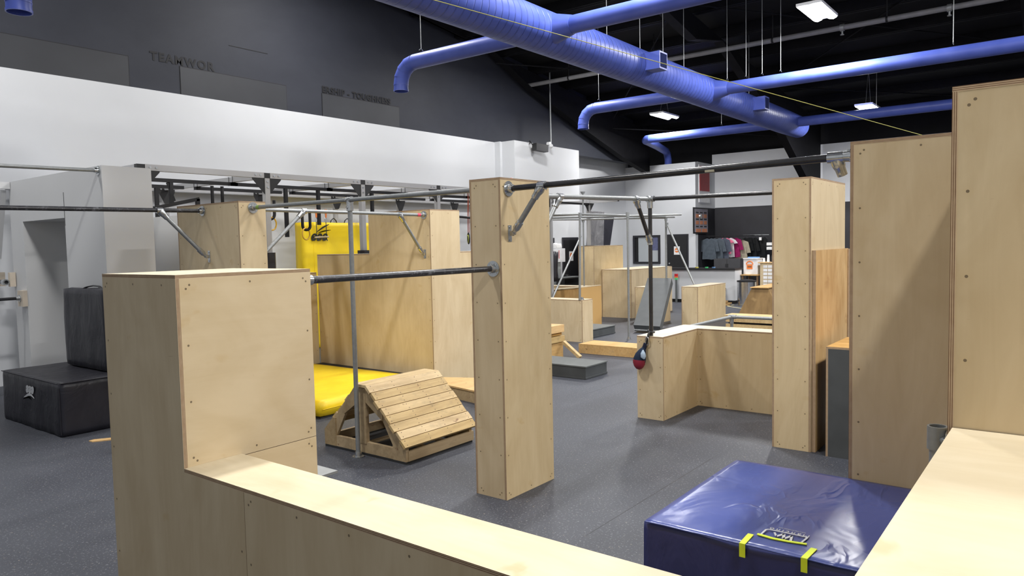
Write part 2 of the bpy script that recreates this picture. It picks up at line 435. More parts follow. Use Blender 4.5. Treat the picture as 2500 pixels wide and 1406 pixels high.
def polypanel(name, poly, axis, c, parent, mat=None, t=T, edge=None):
    """poly in (y,z) for axis x or (x,z) for axis y; panel occupies c..c+t"""
    bm = BM()
    if axis == 'x': prism(bm, poly, (c, 0, 0), (0, 1, 0), (0, 0, 1), t, 0, 1)
    else: prism(bm, poly, (0, c + t, 0), (1, 0, 0), (0, 0, 1), t, 0, 1)
    return obj(name, bm, [mat or PLY, edge or EDGE], parent, uv=True)

def ply_box(name, label, cat, x0, x1, y0, y1, z1, z0=0, mat=None, top=None, group=None, edge=None, t=T):
    r = thing(name, label, cat, ((x0 + x1) / 2, (y0 + y1) / 2, z0), group)
    zt = z1 - t
    panel('side_panel', x0, x1, y0, y0 + t, z0, zt, r, mat, edge)
    panel('side_panel', x0, x1, y1 - t, y1, z0, zt, r, mat, edge)
    panel('side_panel', x0 + .0008, x0 + t, y0 + t, y1 - t, z0, zt, r, mat, edge)
    panel('side_panel', x1 - t, x1 - .0008, y0 + t, y1 - t, z0, zt, r, mat, edge)
    panel('top_panel', x0, x1, y0, y1, zt, z1, r, top or PLYT, edge)
    return r

# ------------------------------------------------------------------ the setting
bm = BM(); box(bm, -6, 32, -14, 20, -.1, 0); o = struct('floor', bm, FLOOR); o['label'] = 'dark grey speckled rubber floor'
# main wall: white below, charcoal above, paint line at 4.67 m
YW = 12.5; ZP = 4.685
bm = BM(); box(bm, -6, 15.61, YW, YW + .3, 2.98, ZP); struct('wall_left', bm, WHITE)
bm = BM(); box(bm, -6, 15.61, YW + .14, YW + .3, 0, 2.98); struct('wall_left_lower', bm, WHITE)
bm = BM(); box(bm, -6, 24.4, YW + .02, YW + .3, ZP, 11); wu = struct('wall_upper', bm, DARKW)
bm = BM(); box(bm, -6, 24.4, YW + .3, YW + .5, ZP + .15, 11); struct('wall_upper_2', bm, DARKW)
for (a, b, z) in ((-2.0, 5.927, 5.178), (6.816, 8.985, 5.168), (9.861, 12.04, 5.152)):
    bm = BM(); box(bm, a, b, YW + .008, YW + .02, ZP + .004, z); obj('flush_panel', bm, DARKP, wu)
    bm = BM(); box(bm, a - .012, b + .012, YW + .016, YW + .02, ZP + .004, z + .014); obj('panel_gap', bm, DARKT, wu)
bm = BM(); box(bm, 7.78, 8.60, YW + .014, YW + .02, 5.718, 5.73); obj('panel_gap', bm, DARKT, wu)
# seam line in the white wall
def text_mesh(name, s, size, mat, org, ax, ay, parent=None, shear=0, space=1, extr=.001, bold=0, align='LEFT'):
    cu = bpy.data.curves.new(name, 'FONT'); cu.body = s; cu.size = size; cu.extrude = extr; cu.shear = shear
    cu.space_character = space; cu.offset = bold; cu.align_x = align
    t = bpy.data.objects.new(name, cu); COL.objects.link(t)
    dg = bpy.context.evaluated_depsgraph_get(); dg.update()
    me = bpy.data.meshes.new_from_object(t.evaluated_get(dg)); me.name = name
    bpy.data.objects.remove(t)
    ax, ay, org = Vector(ax).normalized(), Vector(ay).normalized(), Vector(org); az = ax.cross(ay)
    base = origin_of(parent) if parent is not None else org
    M4 = Matrix((( ax.x, ay.x, az.x, org.x - base.x), (ax.y, ay.y, az.y, org.y - base.y), (ax.z, ay.z, az.z, org.z - base.z), (0, 0, 0, 1)))
    me.transform(M4); me.materials.clear(); me.materials.append(mat)
    o = bpy.data.objects.new(name, me); COL.objects.link(o)
    if parent is not None: o.parent = parent
    else: o.location = org
    return o
text_mesh('painted_lettering', 'TEAMWOR', .20, DARKT, (6.30, YW + .014, 5.20), (1, 0, 0), (0, 0, 1), wu, space=1.25, bold=.008)
text_mesh('painted_lettering', 'ERSHIP - TOUGHNESS', .17, DARKT, (9.86, YW + .006, 5.185), (1, 0, 0), (0, 0, 1), wu, space=1.18, bold=.008)
# pilaster block stepping out of the wall, and the recessed end part
YP, YB, XF, XB = 11.9, 13.23, 24.0, 25.71
bm = BM(); box(bm, 15.6, 18.76, YP, YB, 0, 4.69); struct('wall_pilaster', bm, WHITE)
bm = BM(); box(bm, 15.51, 15.6, YP + .42, YW, 0, 4.69); struct('trim_1', bm, WHITE)
bm = BM(); box(bm, 18.76, XF + .2, YB, YB + .25, 0, 4.815); struct('wall_left_recess', bm, WHITE)
# far wall and alcove
bm = BM(); box(bm, XF, XF + .2, 10.52, YB + .25, 0, 4.635)
struct('wall_far', bm, WHITE)
bm = BM(); box(bm, XF + .2, XB, 10.52, 10.62, 3.08, 4.65); wr = struct('wall_return', bm, WHITE)
bm = BM(); box(bm, XF + .02, XB, 10.53, 10.6, 0, 3.08); struct('wall_return_lower', bm, NIGHT)
bm = BM(); box(bm, XB, XB + .2, -14, 10.62, 3.10, 5.02); struct('wall_back', bm, WHITE)
bm = BM(); box(bm, XB, XB + .2, -14, 10.62, 0, 3.10)
struct('wall_back_lower', bm, NIGHT)
# doors / windows
def door(n, face, y, z1, w, c):
    pass
bm = BM(); box(bm, 17.78, 18.60, YP - .04, YP, 0, 2.11); d1 = struct('door_1', bm, NIGHT, label='black door in the left wall')
bm = BM(); box(bm, 17.83, 18.55, YP - .052, YP - .04, .02, 2.03); obj('door_leaf', bm, BLACK, d1)
bm = BM(); cyl(bm, (17.9, YP - .11, 1.0), (17.9, YP - .05, 1.0), .03); cyl(bm, (17.9, YP - .10, 1.0), (18.02, YP - .10, 1.0), .012); obj('door_handle', bm, STEEL, d1)
bm = BM(); box(bm, 16.6, 17.34, YP - .04, YP, 0, 2.10); struct('door_2', bm, NIGHT)
bm = BM(); box(bm, XF - .05, XF, 10.78, 11.60, 0, 2.17); d3 = struct('door_3', bm, NIGHT, label='black door in the far wall')
bm = BM(); box(bm, XF - .065, XF - .05, 10.83, 11.55, .02, 2.11); obj('door_leaf', bm, BLACK, d3)
bm = BM(); cyl(bm, (XF - .12, 11.47, 1.0), (XF - .05, 11.47, 1.0), .03); cyl(bm, (XF - .11, 11.47, 1.0), (XF - .11, 11.36, 1.0), .012); obj('door_handle', bm, STEEL, d3)
bm = BM(); cyl(bm, (XF - .09, 11.47, 1.15), (XF - .05, 11.47, 1.15), .028); obj('door_lock', bm, STEEL, d3)
def notice(y, z, w, h, x=XF - .072):
    bm = BM(); box(bm, x, x + .004, y - w / 2, y + w / 2, z - h / 2, z + h / 2); o = obj('notice', bm, PAPER)
    bm = BM(); cyl(bm, (x - .003, y, z + .01), (x, y, z + .01), w * .36, 24); r = obj('printed_badge', bm, ORANGE, o)
    bm = BM(); box(bm, x - .005, x - .003, y - w * .3, y + w * .3, z - .01, z + .02); obj('printed_line', bm, PAPER, o)
    return o
tag(notice(11.19, 1.60, .22, .29), 'white notice with orange badge on the far wall door', 'notice')
bm = BM(); box(bm, 18.07, 18.28, YP - .058, YP - .053, 1.42, 1.70); o = obj('notice', bm, PAPER); tag(o, 'white notice with orange badge on the left wall door', 'notice')
bm = BM(); cyl(bm, (18.175, YP - .061, 1.58), (18.175, YP - .058, 1.58), .075, 24); obj('printed_badge', bm, ORANGE, o)
# window with black frame, blinds half drawn behind the glass
bm = BM()
for (a, b, c, d) in ((11.85, 12.92, 1.14, 1.21), (11.85, 12.92, 2.09, 2.16), (11.85, 11.92, 1.21, 2.09), (12.85, 12.92, 1.21, 2.09)): box(bm, XF - .06, XF, a, b, c, d)
w1 = struct('window_1', bm, NIGHT, label='black framed window in the far wall')
WGL = simple('pale_window_reflection', (.42, .45, .47), .12, spec=.6, var=.05, scale=1)
bm = BM(); box(bm, XF - .02, XF - .004, 11.92, 12.85, 1.21, 2.09); obj('pane', bm, WGL, w1)
bm = BM(); box(bm, XF - .028, XF - .02, 11.93, 12.18, 1.62, 2.08); obj('hanging_cloth', bm, cloth('slate_blue_cloth', (.13, .14, .24)), w1)
bm = BM(); box(bm, XF - .03, XF - .02, 12.72, 12.85, 1.21, 2.09); obj('frame_reveal', bm, BLACKS, w1)
# red banner panel and white vent on the return wall
bm = BM(); box(bm, 24.27, 25.2, 10.50, 10.52, 3.26, 4.56); bn = obj('wall_opening_frame', bm, PLASTIC); bn['kind'] = 'structure'; bn.name = 'trim_2'
bm = BM(); box(bm, 24.32, 25.15, 10.488, 10.50, 3.66, 4.50); tag(obj('banner', bm, REDP), 'red panel high on the grey return wall beside the alcove', 'banner')
# roof: gently sloping black deck, purlins along y, tapered frames along x
def zr(x): return 6.05 + .125 * (24.5 - x)
bm = BM(); v = [bm.verts.new(c) for c in ((-6, -14, zr(-6)), (30, -14, zr(30)), (30, 20, zr(30)), (-6, 20, zr(-6)), (-6, -14, zr(-6) + .1), (30, -14, zr(30) + .1), (30, 20, zr(30) + .1), (-6, 20, zr(-6) + .1))]
for q in ((0, 3, 2, 1), (4, 5, 6, 7), (0, 1, 5, 4), (2, 3, 7, 6), (1, 2, 6, 5), (0, 4, 7, 3)): bm.faces.new([v[i] for i in q])
o = struct('ceiling', bm, BLACKC); o['label'] = 'black sloping roof deck'
bm = BM(); box(bm, XB + .2, XB + .3, -14, 20, 4.0, 6.4); struct('wall_eave', bm, BLACKC)
for i in range(16):
    x = 1.6 + i * 1.55
    bm = BM(); box(bm, x, x + .07, -14, 12.5, zr(x) - .24, zr(x) - .01); box(bm, x + .07, x + .15, -14, 12.5, zr(x) - .25, zr(x) - .235)
    r = obj('roof_purlin', bm, ROOFS); r['kind'] = 'structure'; r.name = 'trim_purlin'
def frame(y, steps, w=.22):
    bm = BM(); pts = steps; up = [(x, zr(x) - .26) for x, z in pts][::-1]
    prism(bm, pts + up, (0, y + .02, 0), (1, 0, 0), (0, 0, 1), .03)
    for (a, b) in zip(pts, pts[1:]):
        beam(bm, (a[0], y, a[1]), (b[0], y, b[1]), w, .02, (0, 0, 1))
    r = obj('roof_frame', bm, ROOFS); r['kind'] = 'structure'; r.name = 'trim_frame'
frame(12.25, [(3, 8.3), (13.5, 7.35), (15.2, 6.93), (16.8, 6.25), (19.7, 5.38), (22.0, 4.75), (24.0, 4.3)])
for y in (6.85, .9, -5.2): frame(y, [(3, 8.1), (12.0, 7.0), (15.5, 6.35), (17.0, 6.62), (21.6, 4.92), (23.8, 3.78), (25.6, 3.0)] if y > 6 else [(3, 8.1), (12, 7.0), (17, 6.6), (21.6, 4.92), (25.6, 3.0)])
# thin cross rods under the roof
bm = BM()
for (a, b) in (((15, 12, 6.6), (21, 7, 6.3)), ((15, 7, 7.0), (21, 12, 5.9)), ((21, 12, 5.6), (25, 7, 5.2)), ((21, 7, 6.2), (25, 1, 5.6)), ((15, 6.8, 7.0), (21, 1, 6.3)), ((15, 1, 7), (21, 6.8, 6.2))): cyl(bm, a, b, .018, 8)
r = obj('roof_bracing', bm, ROOFS); r['kind'] = 'structure'; r.name = 'trim_bracing'

# ------------------------------------------------------------------ blue ductwork
ZD, YD = 5.1, 6.42
bm = BM(); cyl(bm, (0, YD, ZD), (20.5, YD, ZD), .315, 56)
# the end closes on a short taper
cyl(bm, (20.5, YD, ZD), (21.75, YD, ZD), .315, 56, .30)
md = thing('air_duct', 'blue air duct system, thick spiral tube with thinner branches under the roof', 'duct', (10, YD, ZD))
obj('spiral_tube', bm, DUCTS, md)
for (x, ang_) in ((12.05, 0.0), (17.45, 0.0)):
    hv = BM(); box(hv, x - .15, x + .15, YD - .56, YD - .25, ZD - .14, ZD + .16)
    vb = obj('duct_box_vent', hv, DUCT, md)
    hv = BM(); box(hv, x - .12, x + .12, YD - .566, YD - .558, ZD - .11, ZD + .13); obj('vent_grille', hv, DUCTG, vb)
def elbow_pts(x, y0, z, R=.34, drop=.08):
    P = [(x, y0, z)]
    for i in range(1, 5): a = i * PI / 8; P.append((x, y0 + R * math.sin(a), z - R * (1 - math.cos(a))))
    P.append((x, y0 + R, z - R - drop)); return P
def branch(x, label):
    t = md
    bm = BM(); cyl(bm, (x, -8, ZD), (x, YD - .2, ZD), .128, 32); cyl(bm, (x, YD - .55, ZD), (x, YD - .22, ZD), .135, 32, .22); obj('branch_tube', bm, DUCT, t)
    bm = BM(); cyl(bm, (x, YD + .2, ZD), (x, 9.1, ZD), .128, 32); obj('branch_tube', bm, DUCT, t)
    bm = BM(); P = elbow_pts(x, 9.1, ZD); tube(bm, P, .128, 28, cap=False)
    for p, q in zip(P[1:], P[2:]): 
        cyl(bm, Vector(p) - (Vector(q) - Vector(p)).normalized() * .006, Vector(p) + (Vector(q) - Vector(p)).normalized() * .006, .132, 28)
    hollow(bm, P[-1], Vector(P[-1]) + V(0, 0, -.03), .134, .122, 28)
    obj('duct_elbow', bm, DUCT, t); return t
branch(9.15, 'blue branch duct nearest the camera in full, its elbow left of the main duct')
branch(15.1, 'blue branch duct in the middle, crossing left to right above the far boxes')
branch(3.3, 'blue branch duct whose open elbow end pokes in at the top left corner')
t = md
bm = BM(); cyl(bm, (20.8, -8, ZD), (20.8, YD - .2, ZD), .128, 32); obj('branch_tube', bm, DUCT, t)
bm = BM(); cyl(bm, (20.8, YD + .2, ZD), (20.8, 10.6, ZD), .128, 32); obj('branch_tube', bm, DUCT, t)
bm = BM(); tube(bm, [(20.8, 10.5, ZD), (20.85, 10.72, ZD), (21.05, 10.86, ZD), (21.4, 10.93, ZD), (22.5, 11.2, ZD), (24.0, 11.62, ZD), (24.28, 11.70, ZD - .06), (24.4, 11.72, ZD - .25), (24.42, 11.72, 4.3)], .128, 24); obj('duct_elbow', bm, DUCT, t)
# hanger wires
def hanger(x, y, z0_, group, label, saddle=True):
    z0 = z0_ + (.02 if z0_ > 5.3 else .06)
    bm = BM(); cyl(bm, (x, y, z0), (x, y, zr(x)), .007, 6)
    if saddle:
        tube(bm, [(x - .05, y, z0 - .03), (x, y, z0 + .01), (x + .05, y, z0 - .03)], .005, 6)
    return tag(obj('hanger_wire', bm, GALV), label, 'wire', group)
hs = [(15.1, 5.9, 5.24), (15.1, 5.5, 5.24), (15.1, 5.17, 5.24), (15.1, 4.8, 5.24), (15.1, 1.83, 5.24), (15.1, 9.0, 5.24)]
for a in hs: hanger(*a, 'hanger wires on the middle branch duct', 'thin wire hanging down to the middle blue branch duct')
for a in ((12.4, 6.5, 5.42), (13.35, 6.5, 5.42), (14.3, 6.5, 5.42), (11.2, 6.5, 5.42), (17.9, 6.45, 5.42)): hanger(*a, 'hanger wires on the main duct', 'thin wire hanging down to the thick main duct')
hanger(9.15, 8.93, 5.23, None, 'thin wire holding the nearest branch duct near its elbow')
hanger(20.8, 8.3, 5.23, None, 'thin wire holding the farthest branch duct left of the main duct')
hanger(20.8, 4.2, 5.23, None, 'thin wire holding the farthest branch duct beside the small distant lamp')
# sprinkler pipe
t = thing('sprinkler_pipe', 'grey pipe hung below the black roof behind the ducts', 'pipe', (16.9, 4, 6.34))
bm = BM(); cyl(bm, (16.75, -10, 6.34), (16.75, 12.3, 6.34), .055, 16); obj('pipe', bm, simple('dull_grey_pipe', (.20, .20, .21), .5), t)
for y in (3.2, 5.5, 8.4, 10.9, 1.2):
    bm = BM(); cyl(bm, (16.75, y, 6.34), (16.75, y, zr(16.75)), .014, 8); cyl(bm, (16.75, y - .02, 6.34), (16.75, y + .02, 6.34), .065, 16); obj('pipe_hanger', bm, BLACKS, t)
for y in (4.05, 2.1):
    bm = BM(); cyl(bm, (16.75, y - .04, 6.34), (16.75, y + .04, 6.34), .075, 16); cyl(bm, (16.75, y, 6.34), (16.75, y, 6.20), .02, 10); cyl(bm, (16.75, y, 6.20), (16.75, y, 6.185), .04, 12); obj('sprinkler_head', bm, GALV, t)
# thin vertical steel pole by the pilaster with a small red valve
bm = BM(); cyl(bm, (17.45, 12.0, 4.69), (17.45, 12.0, zr(17.45)), .022, 10); o = tag(obj('steel_rod', bm, GALV), 'thin steel rod rising from the white pilaster to the roof', 'rod')
# cord
bm = BM(); a, b = V(3.42, 5.48, 4.417), V(10.63, .934, 2.932)
tube(bm, [a + (b - a) * k / 12 for k in range(13)], .0036, 6)
CORD = obj('guide_cord', bm, ROPEY); tag(CORD, 'thin yellow cord running across the blue main duct', 'cord')

# ------------------------------------------------------------------ plywood blocks
# foreground block with the long ledge
t = thing('vault_block', 'tall pale plywood block with long low ledge, filling the near left foreground', 'block', (2.1, 3.7, 0))
X0, X1, XL, Y0, Y1, ZB, ZL = 1.757, 2.523, 2.062, 3.36, 4.12, 1.838, .914
polypanel('front_panel', [(2.864, 0), (Y1, 0), (Y1, ZB - T), (Y0, ZB - T), (Y0, ZL - T), (2.864, ZL - T)], 'x', X0, t, PLY)
polypanel('front_panel', [(.5, 0), (2.861, 0), (2.861, ZL - T), (.5, ZL - T)], 'x', X0, t, PLY)
panel('side_panel', X0 + T, X1, Y0, Y0 + T, .905, ZB - T, t, PLYH)
panel('side_panel', XL, X1, Y0, Y0 + T, 0, .902, t, PLYH)
panel('side_panel', X1 - T, X1 - .001, Y0 + T, Y1 - T, 0, ZB - T, t)
panel('side_panel', X0 + T, X1, Y1 - T, Y1, 0, ZB - T, t)
panel('top_panel', X0, X1, Y0, Y1, ZB - T, ZB, t, PLYT)
panel('ledge_top', X0, XL, .5, Y0 - .001, ZL - T, ZL, t, PLYT)
panel('side_panel', XL - T, XL, .5, Y0, 0, ZL - T, t)
# centre pillar
PIL = ply_box('plywood_pillar', 'tall plywood pillar in the centre with black bars fixed on two sides', 'pillar', 4.297, 4.93, 3.419, 3.722, 2.448)
ply_box('plywood_block', 'plywood block behind the foreground block, black bar end on its left face', 'block', 4.276, 4.59, 6.83, 8.06, 2.452)
# right hand tall boxes, platform
ply_box('plywood_box', 'tallest plywood box at the right edge, standing on the near platform side', 'box', 2.965, 4.30, -.86, .36, 2.458)
ply_box('plywood_box', 'tall plywood box left of the right edge box, the thick black bar meets it', 'box', 4.32, 4.93, -.22, 1.0, 2.465)
ply_box('plywood_platform', 'broad pale plywood platform at the bottom right corner', 'platform', .9, 2.96, -1.2, .345, 1.272)
# tall post right of centre with lower step panel
t = ply_box('plywood_post', 'tall plywood post dotted with screws, right of the low wall', 'post', 6.85, 8.04, 1.908, 2.255, 2.495)
panel('lower_panel', 6.87, 8.02, 1.872, 1.907, 0, 1.835, t, PLYO)
panel('edge_strip', 8.0, 8.04, 1.86, 1.907, 0, 1.83, t, EDGE)
ply_box('plywood_box', 'grey sided box with orange top wedged behind the screw dotted post', 'box', 6.80, 7.55, .95, 1.765, .985, mat=GREYPD, top=PLYO)
# low L-shaped wall
t = thing('low_wall', 'low L shaped plywood wall standing in front of the tall screwed post', 'low wall', (7.6, 3.6, 0))
panel('side_panel', 7.205, 7.205 + T, 3.541, 3.852, 0, .896, t)
panel('side_panel', 7.205 + T, 8.13, 3.541, 3.541 + T, 0, .896, t)
panel('side_panel', 7.205 + T, 8.42, 3.834, 3.852, 0, .896, t)
panel('side_panel', 8.115, 8.115 + T, 2.26, 3.541, 0, .896, t)
panel('side_panel', 8.40, 8.418, 2.26, 3.834, 0, .896, t)
bm = BM(); prism(bm, [(7.205, 3.541), (8.115, 3.541), (8.115, 2.26), (8.42, 2.26), (8.42, 3.852), (7.205, 3.852)], (0, 0, .896), (1, 0, 0), (0, 1, 0), T, 0, 1)
obj('top_panel', bm, [PLYT, EDGE], t, uv=True)
# stepped wall in the background with two levels each side
t = thing('stepped_wall', 'big stepped plywood wall behind the yellow floor mat, highest at its corner', 'wall', (7.5, 8, 0))
polypanel('side_panel', [(7.0 + T, 0), (9.47, 0), (9.47, 1.832), (8.25, 1.832), (8.25, 2.43), (7.0 + T, 2.43)], 'x', 7.255, t)
polypanel('side_panel', [(7.255, 0), (8.6, 0), (8.6, 1.842), (7.85, 1.842), (7.85, 2.43), (7.255, 2.43)], 'y', 7.0, t)
polypanel('back_panel', [(7.3, 0), (9.47, 0), (9.47, 1.832), (8.25, 1.832), (8.25, 2.43), (7.3, 2.43)], 'x', 7.54, t)
polypanel('back_panel', [(7.56, 0), (8.6, 0), (8.6, 1.842), (7.85, 1.842), (7.85, 2.43), (7.56, 2.43)], 'y', 7.285, t)
panel('side_panel', 7.27, 7.54, 8.232, 8.25, 1.85, 2.43, t); panel('side_panel', 7.832, 7.85, 7.018, 7.285, 1.86, 2.43, t)
bm = BM(); prism(bm, [(7.255, 7.0), (7.85, 7.0), (7.85, 7.303), (7.558, 7.303), (7.558, 8.25), (7.255, 8.25)], (0, 0, 2.43), (1, 0, 0), (0, 1, 0), T, 0, 1)
obj('top_panel', bm, [PLYT, EDGE], t, uv=True)
panel('top_panel', 7.255, 7.558, 8.251, 9.47, 1.832, 1.85, t, PLYT); panel('top_panel', 7.851, 8.6, 7.0, 7.303, 1.842, 1.86, t, PLYT)
ply_box('plywood_box', 'lower plywood box end just visible right of the foreground block top', 'box', 6.3, 7.252, 9.5, 9.8, 1.57)
# background boxes right of the pillar
ply_box('low_wall', 'nearest low plywood wall right of the pillar, wood beam stack before it', 'low wall', 12.12, 12.5, 7.66, 9.6, .83, top=PLYT)
ply_box('low_wall', 'low plywood wall farther back carrying the thin capped pole', 'low wall', 14.86, 15.2, 9.2, 11.2, .907)
ply_box('plywood_box', 'tallest of the far boxes, dark leaning mats behind its top', 'box', 16.2, 17.7, 9.86, 10.34, 1.86)
ply_box('plywood_box', 'wide waist high plywood box joined below the tallest far box', 'box', 16.56, 18.9, 8.99, 9.855, 1.24)
bm = BM()
ply_box('plywood_box', 'small dim plywood box tucked behind the leaning grey carpet board', 'box', 16.0, 16.5, 7.9, 8.6, .84)
ply_box('plywood_box', 'plywood box right of the leaning carpet board, pipe brace on top', 'box', 15.62, 17.25, 6.80, 7.2, .90)
# varnished curved vault between the low walls
t = thing('vault_ramp', 'varnished orange plywood ramp between the two low walls beside the pillar', 'ramp', (13.3, 8.7, 0))
polypanel('side_panel', [(8.80, 0), (10.3, 0), (10.3, .80), (9.6, .85), (8.80, .945)], 'x', 13.85, t, PLYO)
polypanel('side_panel', [(8.80, 0), (10.3, 0), (10.3, .80), (9.6, .85), (8.80, .945)], 'x', 14.7, t, PLYO)
bm = BM(); beam(bm, (14.28, 8.80, .955), (14.28, 10.3, .815), .90, .018); obj('top_panel', bm, PLYT, t)
bm = BM(); box(bm, 13.85, 14.72, 8.78, 8.80, 0, .94); obj('end_panel', bm, PLYO, t)
# leaning carpeted board, thick grey slab
t = thing('carpet_board', 'thick slab with grey carpet face leaning between the far boxes', 'board', (15, 7.5, 0))
b0, b1 = V(13.92, 7.2, .075), V(15.55, 7.5, .965)
bm = BM(); dd = (b1 - b0); n_ = V(-.42, 0, .9)
prism(bm, [(0, 0), (.62, 0), (.62, 1.0), (0, 1.0)], (14.02, 6.92, .03), (0, 1, 0), (b1.x - b0.x + .25, .62, b1.z - b0.z + .02), -.15); obj('slab', bm, GREYPD, t)
bm = BM(); prism(bm, [(.0, .0), (.62, .0), (.62, 1.0), (.0, 1.0)], (13.985, 6.92, .045), (0, 1, 0), (b1.x - b0.x + .25, .62, b1.z - b0.z + .02), -.02)
obj('carpet_face', bm, CARPET, t)
# low platforms
ply_box('wooden_platform', 'low honey coloured platform on the floor left of the low L wall', 'platform', 10.93, 11.45, 5.0, 7.0, .165, mat=PINEO, top=PINEO, edge=PINEO)
t = thing('wooden_platform', 'low honey coloured platform between the slatted ramp and the pillar', 'platform', (7, 6, 0))
bm = BM(); prism(bm, [(6.50, 5.56), (6.75, 5.70), (6.88, 6.38), (7.24, 6.86), (7.45, 6.4), (7.1, 5.58)], (0, 0, .0), (1, 0, 0), (0, 1, 0), .14); obj('side_frame', bm, PINEF, t)
bm = BM(); prism(bm, [(6.49, 5.55), (6.74, 5.70), (6.87, 6.39), (7.24, 6.87), (7.46, 6.4), (7.11, 5.57)], (0, 0, .14), (1, 0, 0), (0, 1, 0), .02); obj('top_panel', bm, PINEO, t)
def grey_step(x0, x1, y0, y1, h, label):
    t = thing('grey_step', label, 'step', ((x0 + x1) / 2, (y0 + y1) / 2, 0))
    bm = BM(); box(bm, x0 + .012, x1 - .012, y0 + .012, y1 - .012, .0, h - .018); obj('body', bm, GREYPD, t)
    bm = BM(); box(bm, x0, x1, y0, y1, h - .018, h); obj('top_panel', bm, GREYP, t)
    bm = BM(); box(bm, x0 + .004, x1 - .004, y0 + .004, y1 - .004, .006, .03); obj('base_trim', bm, GREYPD, t)
grey_step(8.80, 9.41, 5.52, 6.74, .19, 'low grey painted step on the floor right of the pillar')
grey_step(12.74, 13.72, 7.84, 8.8, .175, 'low grey painted step farther back, behind the nearest low wall')
bm = BM(); box(bm, 3.5, 4.01, 5.06, 5.5, 0, .022); tag(obj('floor_board', bm, simple('light_grey_board', (.34, .35, .35), .6), bevel=.003), 'thin light grey board on the floor peeking out behind the foreground block', 'board')
# stack of wooden beams with diagonal prop
t = thing('beam_stack', 'stack of orange timber beams with a slanted prop beside the pillar', 'stack', (10.4, 6.95, 0))
for k, (a, b, c, d, z0, z1) in enumerate(((9.7, 10.42, 6.99, 7.35, 0, .26), (9.6, 10.44, 6.965, 7.4, .27, .37), (9.6, 10.40, 7.0, 7.4, .38, .425), (9.55, 10.42, 6.96, 7.42, .435, .56))):
    bm = BM(); box(bm, a, b, c, d, z0, z1); obj('timber_beam', bm, PINEO if k != 1 else PINE, t, bevel=.004)
bm = BM(); beam(bm, (10.35, 6.93, .27), (10.35, 6.60, .03), .05, .075, (1, 0, 0)); obj('prop', bm, PINE, t)
# small timber strip at left
bm = BM(); prism(bm, [(0, 0), (.05, -.04), (.09, 0), (.06, .9), (.0, .9)], (3.24, 8.03, .01), (.55, .85, 0), (.85, -.5, 0), .05)
tag(obj('timber_strip', bm, PINEO), 'short orange timber strip lying on the floor at the left', 'timber')

# ------------------------------------------------------------------ slatted ramp
t = thing('slatted_ramp', 'wooden A shaped ramp with horizontal pine slats beside the floor pole', 'ramp', (4.95, 5.3, 0))
XA, XE = 4.50, 5.43; YC = 5.30; ZR = .665
bm = BM(); box(bm, XA + .01, XE - .01, 4.735, 5.865, 0, .022); obj('base_pad', bm, DARKG, t)
for (y0, y1) in ((4.725, 4.763), (5.84, 5.878)):
    bm = BM(); box(bm, XA + .04, XE, y0, y1, .022, .112); obj('base_rail', bm, PINEF, t, bevel=.003)
def gable(x):
    w = .036
    for s in (-1, 1):
        bm = BM(); prism(bm, [(s * .57, .022), (s * .57, .17), (s * .44, .30), (s * .40, .30), (s * .40, .022)][::s], (x, YC, 0), (0, 1, 0), (0, 0, 1), w); obj('gable_post', bm, PINEF, t)
        bm = BM(); prism(bm, [(s * .03, ZR - .02), (s * .10, ZR - .02), (s * .27, ZR - .21), (s * .27, .355), (s * .03, ZR - .15)][::s], (x + .002, YC, 0), (0, 1, 0), (0, 0, 1), w); obj('gable_gusset', bm, PINEF, t)
        bm = BM(); prism(bm, [(s * .27, ZR - .21), (s * .44, .29), (s * .40, .13), (s * .27, .345)][::s], (x + .012, YC, 0), (0, 1, 0), (0, 0, 1), .03); obj('rafter', bm, PINEF, t)
    bm = BM(); box(bm, x, x + .04, YC - .045, YC + .045, .11, ZR - .03); obj('king_post', bm, PINEF, t)
    bm = BM(); box(bm, x + .005, x + .04, YC - .40, YC + .40, .022, .125); obj('tie_beam', bm, PINEF, t)
gable(XA + .01); gable(XE - .06); 
bm = BM(); box(bm, XA + .04, XE - .06, YC - .03, YC + .03, .09, .11); obj('cross_brace', bm, PINEF, t)
for s in (-1, 1):
    a = V(0, s * .085, ZR - .012); b = V(0, s * .60, .145); L = (b - a).length; d = (b - a).normalized(); n = V(0, s * -d.z * -1, 0)
    up = V(0, s * abs(d.z), abs(d.y))
    xs_ = XA - .025 if s < 0 else XA + .048
    for k in range(8 if s < 0 else 7):
        p = a + d * (L / 8 * (k + .5)); xo = .012 * math.sin(k * 2.3)
        bm = BM(); beam(bm, (xs_ + xo, YC + p.y, p.z + .012), (XE + .02 + xo * .5, YC + p.y, p.z + .012), L / 8 - .006, .026, tuple(up)); obj('slat', bm, PINE, t, bevel=.003)
bm = BM(); a = V(0, -.085, ZR - .012); b = V(0, -.60, .145); d = (b - a).normalized(); n = V(0, -abs(d.z), abs(d.y))
for k in range(16):
    p = a + (b - a) * ((k + .5) / 16)
    for x in (XA + .02, XA + .30, XA + .58, XE - .03):
        q = V(x + .012 * math.sin(k * 5.1 + x * 9), YC + p.y, p.z + .012) + n * .013
        cyl(bm, q, q + n * .0012, .0042, 7)
o = obj('nail_heads', bm, simple('dark_nail', (.05, .035, .025), .6), t); o['kind'] = 'stuff'
bm = BM(); box(bm, XA - .01, XE + .02, YC - .085, YC + .085, ZR - .02, ZR + .006); obj('ridge_board', bm, PINE, t, bevel=.003)
for x in (4.75, 5.0, 5.22):
    bm = BM(); box(bm, x, x + .035, 4.763, 4.95, .09, .115); obj('cross_brace', bm, PINEF, t)

